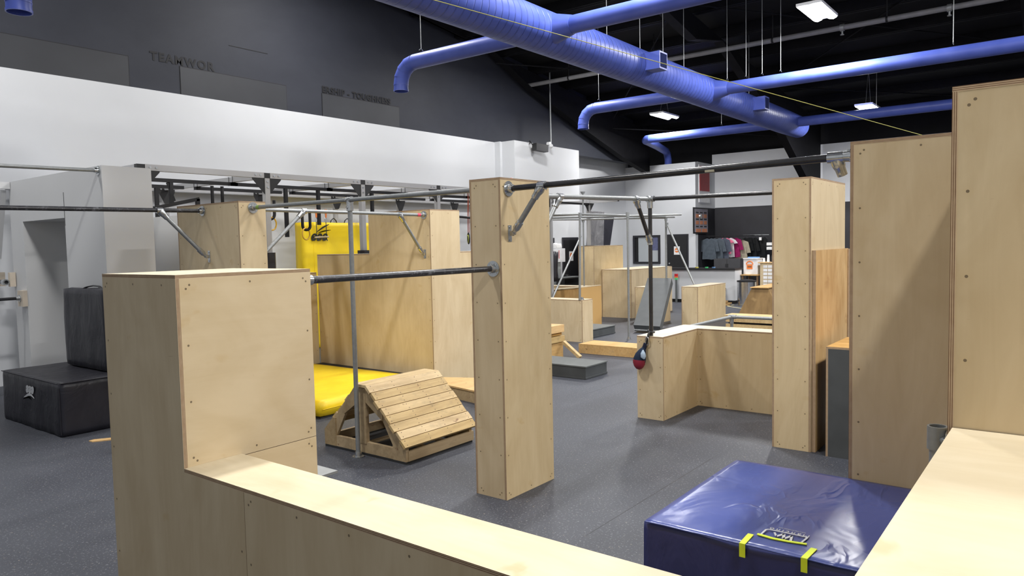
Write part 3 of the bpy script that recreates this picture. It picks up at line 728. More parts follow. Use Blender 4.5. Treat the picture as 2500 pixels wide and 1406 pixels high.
# ------------------------------------------------------------------ pipes, flanges, braces
R = .0215
def flange(root, p, d, r=.055, mat=None):
    p, d = Vector(p), Vector(d).normalized(); bm = BM()
    cyl(bm, p, p + d * .009, r, 28); cyl(bm, p + d * .009, p + d * .05, .033, 24, .029)
    s, u, _ = frame_of(d)
    for k in range(4):
        a = PI / 4 + k * PI / 2; q = p + (s * math.cos(a) + u * math.sin(a)) * r * .76
        cyl(bm, q + d * .009, q + d * .013, .0075, 10)
    cyl(bm, p + d * .03 + u * .03, p + d * .03 + u * .038, .007, 10)
    return obj('flange', bm, mat or ZINC, root)
def clamp(root, p, axis, nd=None, mat=None, L=.062):
    """sleeve round a pipe with an optional swivel neck towards nd"""
    p, axis = Vector(p), Vector(axis).normalized(); bm = BM()
    cyl(bm, p - axis * L / 2, p + axis * L / 2, .031, 24)
    if nd is not None:
        nd = Vector(nd).normalized()
        tube(bm, [p + nd * .012, p + nd * .035, p + nd * .055, p + nd * .07, p + nd * .11], [.034, .037, .034, .029, .0275], 18)
        s = axis.cross(nd).normalized()
        for k in (-1, 1): cyl(bm, p + nd * .045 + s * .030 * k, p + nd * .045 + s * .041 * k, .010, 12)
        cyl(bm, p + nd * .09 + s * .026, p + nd * .09 + s * .036, .0075, 10)
    return obj('clamp', bm, mat or ZINC, root)
def bracket(root, p, n, bd, mat=None):
    """wall plate at p with face normal n, swivel towards bd"""
    p, n, bd = Vector(p), Vector(n).normalized(), Vector(bd).normalized()
    bm = BM(); up = V(0, 0, 1); s = n.cross(up)
    beam(bm, p - up * .062, p + up * .062, .042, .008, n)
    for k in (-1, 1): cyl(bm, p + up * .047 * k + n * .004, p + up * .047 * k + n * .009, .008, 10)
    q = p + n * .035
    for k in (-1, 1): beam(bm, p + s * .010 * k, q + s * .010 * k, .006, .036, up)
    cyl(bm, q - s * .02, q + s * .02, .014, 14)
    tube(bm, [q, q + bd * .03, q + bd * .05, q + bd * .11], [.014, .020, .029, .0285], 18)
    cyl(bm, q + bd * .085 + s * .027, q + bd * .085 + s * .037, .0075, 10)
    return obj('wall_bracket', bm, mat or ZINC, root)
def pipe(root, a, b, mat, r=R, name='pipe', n=24):
    bm = BM(); cyl(bm, a, b, r, n); return obj(name, bm, mat, root)
def brace(root, top, foot, n, axis, mat, clampm=None):
    """diagonal pipe from a sleeve on the bar (top) to a wall plate (foot)"""
    top, foot, n = Vector(top), Vector(foot), Vector(n).normalized()
    q = foot + n * .035; d = (q - top).normalized()
    clamp(root, top, axis, d, clampm); pipe(root, top + d * .10, q - d * .095, mat, R * .98, 'brace_pipe'); bracket(root, foot, n, -d, clampm)
def collar_tape(root, p, axis, mat, L=.04, label=None):
    p, axis = Vector(p), Vector(axis).normalized(); bm = BM(); cyl(bm, p - axis * L / 2, p + axis * L / 2, R + .0012, 24, cap=False)
    o = obj('tape_band', bm, mat, root)
    if label: o['label'] = label

# thick black bar from the pillar to the right
t = thing('pull_up_bar', 'thick glossy black bar running from the pillar top to the tall right box', 'bar', (4.391, 2.2, 2.37))
a, b = V(4.391, 3.419, 2.366), V(4.391, 1.0, 2.396)
pipe(t, a, b, BPIPE2); flange(t, a, (0, -1, 0), .058); flange(t, b, (0, 1, 0), .05)
brace(t, a + (b - a) * .13, (4.40, 3.419, 2.03), (0, -1, 0), (0, 1, 0), GALV)
clamp(t, a + (b - a) * .962, (0, 1, 0), (.35, -.25, -.9), L=.085)
bm = BM(); q = a + (b - a) * .66 + V(0, 0, -.0); box(bm, q.x - .0225, q.x - .014, q.y - .03, q.y + .03, q.z - .018, q.z - .004); obj('torn_sticker', bm, cloth('torn_sticker_paper', (.42, .40, .30)), t)
# mid height scuffed black bar
t = thing('vault_bar', 'scuffed black bar at waist height between the foreground block and the pillar', 'bar', (3.4, 3.46, 1.77))
a, b = V(2.523, 3.42, 1.772), V(4.297, 3.5, 1.767); pipe(t, a, b, BPIPE); flange(t, b, (-1, 0, 0), .060); flange(t, a, (1, 0, 0), .050)
# long silver bar with floor pole
t = thing('pole_frame', 'long galvanised bar over the ramp with a vertical pole standing on the floor', 'bar frame', (4.438, 5.29, 0))
a, b = V(4.438, 6.83, 2.385), V(4.438, 3.722, 2.382); pipe(t, a, b, GALV); flange(t, a, (0, -1, 0), .058); flange(t, b, (0, 1, 0))
c = V(4.438, 5.291, 2.384); clamp(t, c, (0, 1, 0)); bm = BM(); cyl(bm, c, c - V(0, 0, .10), .031, 24); cyl(bm, c + V(-.03, .0, -.07), c + V(-.042, 0, -.07), .009, 10); cyl(bm, c + V(-.03, .02, 0), c + V(-.042, .02, 0), .009, 10); obj('tee_socket', bm, ZINC, t)
pipe(t, c - V(0, 0, .05), (4.438, 5.291, .02), GALV, name='upright_pole'); flange(t, (4.438, 5.291, 0), (0, 0, 1), .058)
collar_tape(t, (4.438, 6.72, 2.385), (0, 1, 0), GREENT, .05, 'green tape band on the bar')
# silver bar parallel to the wall, two braces
t = thing('pull_up_bar', 'galvanised bar behind the long one, braced at both ends, pink tape mark', 'bar', (5.9, 7.115, 2.37))
a, b = V(4.59, 7.115, 2.386), V(7.255, 7.115, 2.372); pipe(t, a, b, GALV); flange(t, a, (1, 0, 0)); flange(t, b, (-1, 0, 0))
brace(t, (5.29, 7.115, 2.382), (4.59, 7.115, 1.80), (1, 0, 0), (1, 0, 0), GALV); brace(t, (6.80, 7.115, 2.374), (7.255, 7.115, 1.84), (-1, 0, 0), (1, 0, 0), GALV)
collar_tape(t, (7.15, 7.115, 2.372), (1, 0, 0), PINKT, .06, 'pink tape band on the bar')
# black bar at left
t = thing('pull_up_bar', 'scuffed black bar crossing the left side, braced to the block behind', 'bar', (3, 7.518, 2.36))
a, b = V(.6, 7.518, 2.352), V(4.276, 7.518, 2.378); pipe(t, a, b, BPIPE); flange(t, b, (-1, 0, 0))
brace(t, (3.80, 7.518, 2.374), (4.276, 7.43, 1.885), (-1, 0, 0), (1, 0, 0), GALV)
# painted doorway wall at far left
t = thing('painted_doorway_wall', 'grey painted climbing wall with a doorway behind the black mats', 'climbing wall', (4.2, 10.5, 0))
for nm, a in (('column', (3.92, 4.50, 9.057, 10.15, 0, 2.97)), ('lintel', (3.92, 4.50, 10.15, 11.53, 2.40, 2.97)), ('jamb', (3.92, 5.0, 11.53, 11.97, 0, 2.97))):
    bm = BM(); box(bm, *a); obj(nm, bm, GREYW, t)
bm = BM(); box(bm, 4.5, 5.0, 10.15, 11.53, 2.38, 2.42); obj('inner_ceiling', bm, GREYW, t)
bm = BM(); box(bm, 5.0, 5.05, 9.3, 11.97, 0, 2.42); obj('inner_panel', bm, GREYW, t)
bm = BM(); box(bm, 3.916, 3.92, 10.142, 10.148, 2.3, 2.72); obj('panel_gap', bm, GREYPD, t)
t = thing('painted_beam_frame', 'grey painted beam with slanted strut at the far left edge', 'frame', (3.2, 11.96, 2.9))
bm = BM(); box(bm, 1.2, 3.915, 11.90, 11.98, 2.87, 2.965); obj('beam', bm, GREYW, t)
bm = BM(); beam(bm, (3.86, 12.0, 2.86), (3.86, 12.35, 1.9), .06, .06); obj('strut', bm, GREYW, t)
t = thing('pull_up_bar', 'galvanised bar high on the left, fixed to the grey painted column', 'bar', (2, 9.139, 2.9))
a, b = V(.4, 9.139, 2.87), V(3.92, 9.139, 2.915); pipe(t, a, b, GALV); flange(t, b, (-1, 0, 0))
t = thing('vault_bar', 'short black bar at the left edge fixed to a cream wooden mount', 'bar', (3, 11.7, 1.34))
bm = BM(); box(bm, 3.86, 3.92, 11.52, 11.70, 1.23, 1.45); obj('wooden_mount', bm, simple('cream_painted_wood', (.60, .52, .42), .6), t)
pipe(t, (1.0, 11.62, 1.335), (3.85, 11.62, 1.345), BPIPE2); flange(t, (3.86, 11.62, 1.345), (-1, 0, 0), .05)
t = thing('pipe_stub', 'short open pipe on cream mounts above the left edge bar', 'pipe', (3.6, 12.1, 1.5))
for (y0, y1) in ((11.88, 11.95), (12.28, 12.34)):
    bm = BM(); box(bm, 3.84, 3.91, y0, y1, 1.50, 1.70); obj('wooden_mount', bm, simple('cream_mount', (.60, .52, .42), .6), t)
bm = BM(); cyl(bm, (3.80, 12.36, 1.57), (3.80, 11.95, 1.565), .03, 16); obj('pipe', bm, BPIPE, t)
bm = BM(); hollow(bm, (3.80, 12.0, 1.565), (3.80, 11.9, 1.565), .042, .026); cyl(bm, (3.80, 11.98, 1.565), (3.80, 11.97, 1.565), .026); obj('pipe_end', bm, ZINC, t)
# bars from pillar to the black post, bar to screwed post
t = thing('bar_frame', 'silver and black bar frame with black upright standing on the low L wall', 'bar frame', (7.25, 3.7, .914))
c = V(7.25, 3.70, 2.405); e = V(4.93, 3.575, 2.342); d = (c - e).normalized()
pipe(t, e, c, GALV); flange(t, e, (1, 0, 0))
clamp(t, e + d * .42, d, V(-.55, .1, -.82)); pipe(t, e + d * .42 + V(-.066, .012, -.098), V(4.97, 3.62, 1.86), GALV, name='brace_pipe')
pipe(t, c + V(0, -.03, 0), (7.25, 2.255, 2.395), BPIPE2); flange(t, (7.25, 2.255, 2.395), (0, 1, 0))
bm = BM(); cyl(bm, c + V(0, .04, 0), c - V(0, .05, 0), .032, 24); cyl(bm, c - d * .07, c + d * .03, .032, 24); cyl(bm, c, c - V(0, 0, .10), .031, 24); obj('corner_fitting', bm, ZINC, t)
pipe(t, c - V(0, 0, .06), (7.25, 3.70, .915), BPIPE2, name='upright_pole')
q = V(7.25, 3.70, 1.94); p = c - d * .36; dn = (q - p).normalized(); clamp(t, p, d, dn); pipe(t, p + dn * .12, q - dn * .06, BPIPE2, name='brace_pipe'); clamp(t, q, (0, 0, 1), -dn * .5)
# hanging striped strap and bag
t = thing('grip_bag', 'red and black hanging ball bag clipped at the foot of the black upright', 'bag', (7.18, 3.73, .6))
bm = BM(); tube(bm, [(7.25 + .034 * math.cos(a), 3.70 + .034 * math.sin(a), .965 + .012 * math.sin(a)) for a in [k * 2 * PI / 16 for k in range(16)]], .009, 8, closed=True)
tube(bm, [(7.222, 3.70, .965), (7.197, 3.705, .94), (7.186, 3.715, .88), (7.182, 3.73, .82)], [.012, .013, .012, .012], 8); obj('rope_loop', bm, BLACK, t)
bm = BM(); tube(bm, [(7.178, 3.715 + .022 * math.cos(a), .865 + .045 * math.sin(a)) for a in [k * 2 * PI / 16 for k in range(16)]], .006, 8, closed=True); obj('carabiner', bm, STEEL, t)
bm = BM(); tube(bm, [(7.176, 3.735, .84), (7.176, 3.745, .80), (7.174, 3.752, .78)], [.018, .022, .026], 12); obj('neck_strap', bm, cloth('navy_strap', (.02, .025, .045)), t)
bm = BM(); tube(bm, [(7.172, 3.75, .785), (7.16, 3.762, .755), (7.145, 3.775, .71), (7.135, 3.785, .665), (7.132, 3.787, .635)], [.022, .04, .060, .068, .066], 20); obj('bag_body', bm, cloth('navy_bag_cloth', (.02, .03, .055)), t)
bm = BM(); tube(bm, [(7.132, 3.787, .66), (7.13, 3.788, .635), (7.13, 3.785, .60), (7.13, 3.78, .57), (7.13, 3.775, .555)], [.0695, .068, .060, .040, .012], 20); obj('bag_bottom', bm, simple('red_bag_cloth', (.22, .01, .03), .6), t)
bm = BM(); tube(bm, [(7.112, 3.73, .775), (7.095, 3.722, .74), (7.085, 3.712, .705), (7.09, 3.705, .68)], [.006, .026, .030, .010], 14, flat=.5); obj('pale_flap', bm, simple('pale_blue_cloth', (.30, .38, .48), .7), t)
# pipe post beside the near platform
t = thing('pipe_post', 'galvanised pipe post with open socket beside the bottom right platform', 'pipe post', (3.06, .405, 0))
pipe(t, (3.055, .402, 0), (3.055, .402, 1.20), GALV, .027)
bm = BM(); hollow(bm, (3.055, .402, 1.165), (3.055, .402, 1.25), .0345, .027, 32); cyl(bm, (3.032, .402 - .02, 1.205), (3.008, .402 - .032, 1.205), .013, 16); obj('socket', bm, GALV, t)
bm = BM(); hollow(bm, (3.008, .370, 1.205), (3.001, .366, 1.205), .012, .006, 14); obj('set_screw', bm, ZINC, t)
bm = BM(); beam(bm, (3.055, .368, 1.215), (2.972, .364, 1.215), .007, .055, (0, 0, 1)); cyl(bm, (3.0, .370, 1.215), (3.0, .376, 1.215), .011, 12); obj('strap_bracket', bm, ZINC, t)


# ------------------------------------------------------------------ soft mats
def soft_bm(x0, x1, y0, y1, z0, z1, r=.02, amp=.006, fs=4.0, dens=14, seed=0, sag=0, folds=0):
    """padded box: grid of faces, rounded edges, gentle wrinkles"""
    bm = BM(); L = (x1 - x0, y1 - y0, z1 - z0); N = [max(2, int(l * dens)) for l in L]; vm = {}
    c = V((x0 + x1) / 2, (y0 + y1) / 2, (z0 + z1) / 2); h = V(*L) / 2
    def vert(i, j, k):
        key = (i, j, k)
        if key in vm: return vm[key]
        def warp(t, n, l):
            t = t / n * 2 - 1
            return math.copysign(1 - (1 - abs(t)) ** 1.0, t)
        p = V(warp(i, N[0], 0) * h.x, warp(j, N[1], 0) * h.y, warp(k, N[2], 0) * h.z)
        q = V(*[max(-h[a] + r, min(h[a] - r, p[a])) for a in range(3)]); d = p - q
        if d.length > 1e-6: p = q + d.normalized() * r
        w = c + p
        nz = noise.noise_vector(w * fs + V(seed, seed * 2, 0)) * amp
        out = V(*[1 if abs(p[a]) > h[a] - r * 1.01 else 0 for a in range(3)])
        if folds: nz += V(*[out[a] * math.copysign(1, p[a]) for a in range(3)]) * folds * noise.noise(V(w.x * 9, w.y * 9, w.z * 2.2) + V(seed, 0, 0)) * (1 if k < N[2] else 0)
        if k == 0: nz.z = 0
        if k == N[2]: nz.z -= sag * (1 - abs(p.x / h.x) ** 2) * (1 - abs(p.y / h.y) ** 2)
        vm[key] = bm.verts.new(w + nz); return vm[key]
    def quad(*q):
        f = bm.faces.new([vert(*a) for a in q]); f.smooth = True
    for i in range(N[0]):
        for j in range(N[1]):
            quad((i, j, N[2]), (i + 1, j, N[2]), (i + 1, j + 1, N[2]), (i, j + 1, N[2])); quad((i, j, 0), (i, j + 1, 0), (i + 1, j + 1, 0), (i + 1, j, 0))
    for i in range(N[0]):
        for k in range(N[2]):
            quad((i, 0, k), (i + 1, 0, k), (i + 1, 0, k + 1), (i, 0, k + 1)); quad((i, N[1], k), (i, N[1], k + 1), (i + 1, N[1], k + 1), (i + 1, N[1], k))
    for j in range(N[1]):
        for k in range(N[2]):
            quad((0, j, k), (0, j, k + 1), (0, j + 1, k + 1), (0, j + 1, k)); quad((N[0], j, k), (N[0], j + 1, k), (N[0], j + 1, k + 1), (N[0], j, k + 1))
    return bm
# blue crash mat
t = thing('crash_mat', 'thick blue vinyl crash mat with yellow tape in the lower right', 'mat', (3.7, 1.05, 0))
bm = soft_bm(3.105, 4.318, .445, 1.64, 0, .612, .012, .004, 3, 26, 3, .004)
bm.normal_update()
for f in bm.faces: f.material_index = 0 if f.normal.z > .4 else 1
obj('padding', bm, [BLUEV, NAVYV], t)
bm = BM(); tube(bm, [(3.104, y_, .610 + .001 * math.sin(y_ * 30)) for y_ in [.46 + k * (1.165 / 24) for k in range(25)]], .0035, 8); obj('seam_piping', bm, BLUEV, t)
def tape(y, w=.026, skew=.006):
    bm = BM(); prism(bm, [(3.097, y - w / 2), (3.222, y - w / 2 + skew), (3.222, y + w / 2 + skew), (3.097, y + w / 2)], (0, 0, .6135), (1, 0, 0), (0, 1, 0), .003)
    prism(bm, [(y - w / 2, .555), (y + w / 2, .555), (y + w / 2, .6165), (y - w / 2, .6165)], (3.0945, 0, 0), (0, 1, 0), (0, 0, 1), .004)
    return obj('tape_strip', bm, TAPEY, t)
tape(1.150); tape(.887, skew=-.006)
bm = BM(); prism(bm, [(3.229, 1.132), (3.218, 1.06), (3.224, .99), (3.239, .918), (3.255, .92), (3.241, .99), (3.235, 1.06), (3.246, 1.132)], (0, 0, .6145), (1, 0, 0), (0, 1, 0), .0035); obj('tape_strip', bm, TAPEY, t)
text_mesh('maker_lettering', 'Mancino', .040, LOGO, (3.350, .932, .6155), (.0, 1, 0), (-1, 0, 0), t, space=1.35)
text_mesh('maker_lettering', 'www.mancinomats.com', .011, LOGO, (3.372, .958, .616), (0, 1, 0), (-1, 0, 0), t, space=1.15)
bm = BM()
def stroke(pts, w, z=.6158):
    for p, q in zip(pts, pts[1:]): beam(bm, (p[0], p[1], z), (q[0], q[1], z), w, .0012)
stroke([(3.238, .945), (3.318, .938), (3.327, .948), (3.322, 1.108), (3.312, 1.118), (3.240, 1.118)], .0085)
for (a, b, w) in (((3.235, .985), (3.305, 1.0), .011), ((3.305, 1.0), (3.25, 1.02), .013), ((3.25, 1.02), (3.305, 1.035), .013), ((3.305, 1.035), (3.26, 1.055), .013), ((3.26, 1.055), (3.30, 1.075), .009)): stroke([a, b], w)
obj('maker_emblem', bm, LOGO, t)
# yellow floor mat
t = thing('landing_mat', 'flat bright yellow landing mat on the floor behind the slatted ramp', 'mat', (6.2, 8, 0))
bm = soft_bm(5.12, 6.99, 6.85, 9.42, .02, .20, .03, .004, 3, 10, 5)
bmesh.ops.rotate(bm, cent=(6.2, 8.1, 0), matrix=Matrix.Rotation(math.radians(2.5), 3, 'Z'), verts=bm.verts[:]); obj('padding', bm, YELV, t)
bm = BM(); box(bm, 5.14, 7.0, 6.87, 9.40, 0, .02); bmesh.ops.rotate(bm, cent=(6.2, 8.1, 0), matrix=Matrix.Rotation(math.radians(2.5), 3, 'Z'), verts=bm.verts[:]); obj('underside', bm, DARKG, t)
bm = BM(); tube(bm, [(5.105, 6.90 + k * .2, .11) for k in range(13)], .004, 6); tube(bm, [(5.15 + k * .2, 6.84, .11) for k in range(10)], .004, 6)
bmesh.ops.rotate(bm, cent=(6.2, 8.1, 0), matrix=Matrix.Rotation(math.radians(2.5), 3, 'Z'), verts=bm.verts[:]); obj('seam_piping', bm, YELV, t)
bm = BM(); box(bm, 6.9, 7.25, 7.02, 9.42, 0, .15); o = tag(obj('floor_mat', bm, DARKG), 'thin dark mat filling the gap behind the yellow floor mat', 'mat')
# yellow mat standing against the wall
t = thing('crash_mat', 'yellow vinyl mat standing upright against the white wall behind the rig', 'mat', (10, 12.2, 0))
bm = soft_bm(8.70, 11.3, 11.75, 12.02, 0, 2.455, .018, .010, 2.0, 12, 8); obj('padding', bm, YELV, t)
bm = BM(); tube(bm, [(8.93, 11.747, .05 + k * .2) for k in range(13)], .006, 6); obj('seam_piping', bm, YELV, t)
for x in (9.9, 10.85, 9.55):
    bm = BM(); tube(bm, [(x - .09, 11.9, 2.42), (x - .06, 11.9, 2.50), (x, 11.9, 2.545), (x + .06, 11.9, 2.50), (x + .09, 11.9, 2.42)], .018, 8, flat=.4); obj('carry_strap', bm, BLACK, t)
bm = BM(); tube(bm, [(10.72 + .16 * math.cos(a), 11.735, 2.05 + .20 * math.sin(a)) for a in [PI * .5 + k * PI / 12 for k in range(13)]], .02, 8, flat=.5); obj('carry_strap', bm, BLACK, t)
text_mesh('maker_lettering', 'eee', .27, BLKPR, (8.84, 11.728, 2.105), (1, 0, .0), (0, 0, 1), t, shear=.35, bold=.008)
bm = BM()
def swoosh(bm, P, q, w, along):
    n = len(P)
    A = [bm.verts.new(Vector(p) + Vector(q) * (w * math.sin(PI * (i + .3) / n))) for i, p in enumerate(P)]; B = [bm.verts.new(Vector(p)) for p in P]
    for i in range(n - 1): bm.faces.new((A[i], A[i + 1], B[i + 1], B[i]))
    bmesh.ops.solidify(bm, geom=bm.faces[:], thickness=along)
swoosh(bm, [(8.98 + k * .04, 11.728, 2.25 + .02 * k) for k in range(9)], (0, 0, 1), .035, .002)
swoosh(bm, [(9.02 + k * .045, 11.728, 2.245 + .008 * k) for k in range(8)], (0, 0, 1), .02, .002); obj('maker_emblem', bm, BLKPR, t)
# black box mat and upright mat at the left
t = thing('box_mat', 'black vinyl covered block mat on the floor at the left edge', 'mat', (3.4, 9.2, 0))
bm = soft_bm(3.13, 3.88, 8.50, 10.14, 0, .585, .022, .010, 2.6, 16, 2, .01, .012); obj('padding', bm, BLKV, t)
bm = BM(); tube(bm, [(3.127, 8.53 + k * .1, .575) for k in range(17)], .005, 6); tube(bm, [(3.15 + k * .07, 8.497, .575) for k in range(11)], .005, 6); tube(bm, [(3.131, 8.503, .03 + k * .05) for k in range(11)], .005, 6); obj('seam_piping', bm, BLKV, t)
text_mesh('maker_lettering', 'eee', .15, LOGO, (3.113, 9.13, .475), (0, 1, 0), (0, 0, -1), t, shear=.3, bold=.009)
bm = BM(); swoosh(bm, [(3.113, 9.14 + k * .032, .355 + .018 * math.sin(k * .5)) for k in range(10)], (0, 0, 1), .03, .002); swoosh(bm, [(3.113, 9.20 + k * .032, .325 + .018 * math.sin(k * .5)) for k in range(9)], (0, 0, 1), .022, .002); obj('maker_emblem', bm, LOGO, t)
t = thing('upright_mat', 'black vinyl mat standing on end on top of the black block mat', 'mat', (3.82, 9.3, .585))
bm = soft_bm(3.735, 3.90, 8.75, 9.87, .585, 1.535, .03, .010, 3.0, 14, 4, 0, .014); obj('padding', bm, BLKV, t)
bm = BM(); tube(bm, [(3.82, 8.95, 1.52), (3.82, 9.05, 1.56), (3.82, 9.2, 1.565), (3.82, 9.35, 1.55), (3.82, 9.5, 1.52)], .02, 8, flat=.4); obj('carry_strap', bm, BLACK, t)
# dark mats leaning on the end wall behind the tallest far box
t = thing('leaning_mat', 'grey faced padded mat standing tall behind the tallest far box', 'mat', (18.7, 11.3, 0))
bm = BM(); prism(bm, [(18.07, 0), (18.99, 0), (19.2, 2.87), (18.44, 2.87)], (0, 11.3, 0), (1, 0, 0), (0, 0, 1), -.12); bmesh.ops.recalc_face_normals(bm, faces=bm.faces[:]); obj('padding', bm, GRYV, t, bevel=.02)
t = thing('leaning_mat', 'folded black mat slanting out beside the grey faced one', 'mat', (19.6, 11.6, 0))
for (a, b, c, d, y) in ((18.75, 19.18, 19.70, 19.24, 11.55), (19.21, 19.62, 20.34, 19.72, 11.62)):
    bm = BM(); prism(bm, [(a, 0), (b - .12, 0), (c, 2.72), (d, 2.78)], (0, y, 0), (1, 0, 0), (0, 0, 1), -.2); bmesh.ops.recalc_face_normals(bm, faces=bm.faces[:]); obj('padding', bm, BLKV, t, bevel=.02)

# ------------------------------------------------------------------ training rig by the wall
t = thing('training_rig', 'grey steel training rig with black brackets along the white wall', 'rig', (9, 10.8, 0))
RIG = simple('silver_painted_steel', (.40, .40, .41), .4, .2, var=.04, scale=2)
XN = (4.5, 6.30, 8.09, 9.88, 11.68, 13.5, 16.5); YF, YBk, ZT = 9.3, 12.32, 3.05; S = .078
def bolt(bm, x, y, z, n): n = Vector(n); p = V(x, y, z); cyl(bm, p, p + n * .012, .014, 8)
for a, b in zip(XN, XN[1:]):
    bm = BM(); box(bm, a + .05, b - .05, YF, YF + S, ZT - S, ZT); obj('front_beam', bm, RIG, t)
    bm = BM()
    for x in (a + .11, a + .19, b - .11, b - .19): bolt(bm, x, YF, ZT - S / 2, (0, -1, 0))
    obj('bolts', bm, ZINC, t)
for i, x in enumerate(XN):
    bm = BM(); box(bm, x - .05, x + .05, YF + .006, YF + S, ZT - S + .004, ZT - .002); obj('joint_block', bm, BLACK, t)
    zb = 1.86 if i == 6 else 0
    yf = YF + .82 if i == 6 else YF
    if i != 6:
        bm = BM(); box(bm, x - S / 2, x + S / 2, yf, yf + S, zb, ZT - S); obj('front_post', bm, RIG, t)
        bm = BM(); bolt(bm, x, yf, ZT - S - .05, (0, -1, 0)); bolt(bm, x, yf, ZT - S - .13, (0, -1, 0)); obj('bolts', bm, ZINC, t)
    else:
        bm = BM(); box(bm, 16.46, 16.46 + S, 10.16, 10.16 + S, 1.862, ZT); obj('front_post', bm, RIG, t)
        bm = BM(); box(bm, 16.38, 16.62, 10.1, 10.3, 1.861, 1.872); obj('foot_plate', bm, BLACK, t)
    for s in (-1, 1):
        if i == 0 and s == -1: continue
        yy = 10.18 if i == 6 else YF + .02
        bm = BM(); prism(bm, [(s * S / 2, -.0), (s * .24, 0), (s * .235, -.02), (s * S / 2, -.23)][::s], (x, yy, ZT - S), (1, 0, 0), (0, 0, 1), .008); obj('gusset', bm, BLACK, t)
    bm = BM(); box(bm, x - S / 2 + .003, x + S / 2 - .003, YF + S, YBk, ZT - S, ZT - .001); obj('cross_beam', bm, RIG, t)
    if i < 6:
        bm = BM(); box(bm, x - S / 2, x + S / 2, YBk - .12, YBk - .12 + S, 0, ZT - S); obj('rear_post', bm, RIG, t)
        bm = BM(); prism(bm, [(-.14, 0), (.14, 0), (.14, -.08), (.045, -.27), (-.045, -.27), (-.14, -.08)], (x, YBk - .132, ZT - S + .05), (1, 0, 0), (0, 0, 1), .01)
        obj('bracket_plate', bm, BLACK, t)
        bm = BM()
        for dx in (-.10, -.035, .035, .10): bolt(bm, x + dx, YBk - .142, ZT - S + .02, (0, -1, 0))
        obj('bolts', bm, ZINC, t)
bm = BM(); box(bm, XN[0], XN[-1], YBk - .02, YBk + .05, ZT - S, ZT); obj('rear_beam', bm, RIG, t)
for i, (a, b) in enumerate(zip(XN, XN[1:])):
    for y, z in ((10.15, ZT - S - .028), (11.15, ZT - S - .028)):
        bm = BM(); box(bm, a - .06, b + (.06 if y < 11 else -.25), y, y + .05, z - .025, z + .025); obj('hanging_rail', bm, BLACKS, t)
        bm = BM()
        for x in (a, b):
            for dy in (-.03, .07): box(bm, x - .05, x - .045, y + dy, y + dy + .006, z - .03, ZT + .004)
        obj('u_bolt', bm, GALV, t)
def pad(x, y, label=None):
    bm = BM(); prism(bm, [(-.05, 0), (.05, 0), (.085, .035), (.085, .13), (-.085, .13), (-.085, .035)], (x, y - .04, 0), (1, 0, 0), (0, 1, 0), 1.9); return obj('post_pad', bm, BLKV, t)
for x in XN[1:4]: pad(x, YF)
for x in XN[1:3]: pad(x, YBk - .12)
bm = BM(); box(bm, 6.05, 6.15, 12.22, 12.32, 0, 1.85); obj('post_pad', bm, BLKV, t)
# hanging bars under the rails
ZH = ZT - S - .054
def hung_bar(x, y, z0, label, w=.05):
    bm = BM(); box(bm, x - w / 2, x + w / 2, y, y + w, z0, ZH + .0); return tag(obj('hanging_bar', bm, BLACKS), label, 'bar')
hung_bar(7.22, 10.15, 2.14, 'black square bar hanging from the rig, left of the yellow mat')
hung_bar(5.62, 11.15, 2.0, 'short black square bar hanging behind the left block')
hung_bar(7.86, 10.15, 2.34, 'black square bar hanging above the wooden trapeze')
hung_bar(9.05, 10.15, 2.38, 'black square bar hanging right of the yellow mat')
# bent arm at left of the rig
t2 = thing('bent_arm', 'black bent arm bar hanging at the left end of the rig', 'bar', (5.3, 10.15, 2.3))
bm = BM(); box(bm, 5.30, 5.35, 10.15, 10.20, 2.62, ZH); obj('drop_bar', bm, BLACKS, t2)
bm = BM(); beam(bm, (5.06, 10.15, 2.55), (5.72, 10.15, 2.70), .05, .05); beam(bm, (5.70, 10.15, 2.70), (5.70, 10.15, 2.3), .05, .05, (1, 0, 0)); obj('bent_bar', bm, BLACKS, t2)
bm = BM(); beam(bm, (5.28, 10.18, ZH), (5.37, 10.18, 2.66), .03, .03); obj('strap', bm, BLACKS, t2)
# U shaped handles with rings
def u_handle(x, y, zt, zb, w, label, ring_label, rr=.085, off=0):
    bm = BM(); P = [(x - w, y, zt)] + [(x - w * math.cos(a), y, zb + w * .9 - w * .9 * math.sin(a)) for a in [k * PI / 10 for k in range(11)]] + [(x + w, y, zt)]
    tube(bm, P, .024, 12); tag(obj('u_handle', bm, BLACKS), label, 'handle')
    bm = BM(); tube(bm, [(x + off + rr * math.cos(a), y - .01 + .03 * math.cos(a), zb - rr + .03 + rr * math.sin(a)) for a in [k * 2 * PI / 28 for k in range(28)]], .012, 10, closed=True)
    tag(obj('gym_ring', bm, YELP), ring_label, 'ring')
u_handle(7.56, 10.12, 2.54, 2.255, .075, 'black U shaped handle hanging in front of the yellow mat', 'yellow ring hooked on the handle before the yellow mat', .095, -.02)
u_handle(6.87, 10.12, 2.72, 2.42, .09, 'black U shaped handle hanging just right of the second rig post', 'yellow ring hooked on the handle by the second rig post', .10, .03)
u_handle(6.02, 10.16, 2.9, 2.45, .08, 'black U shaped handle hanging above the left plywood block', 'yellow ring hooked below the handle above the left block', .06)
bm = BM(); tube(bm, [(7.5, 10.15, 2.56), (8.4, 10.15, 2.56)], .022, 8); tag(obj('cross_bar', bm, BLACKS), 'black horizontal bar holding the orange trapeze straps', 'bar')
t2 = thing('trapeze', 'small wooden trapeze on orange straps before the yellow mat', 'trapeze', (7.85, 10.1, 2.1))
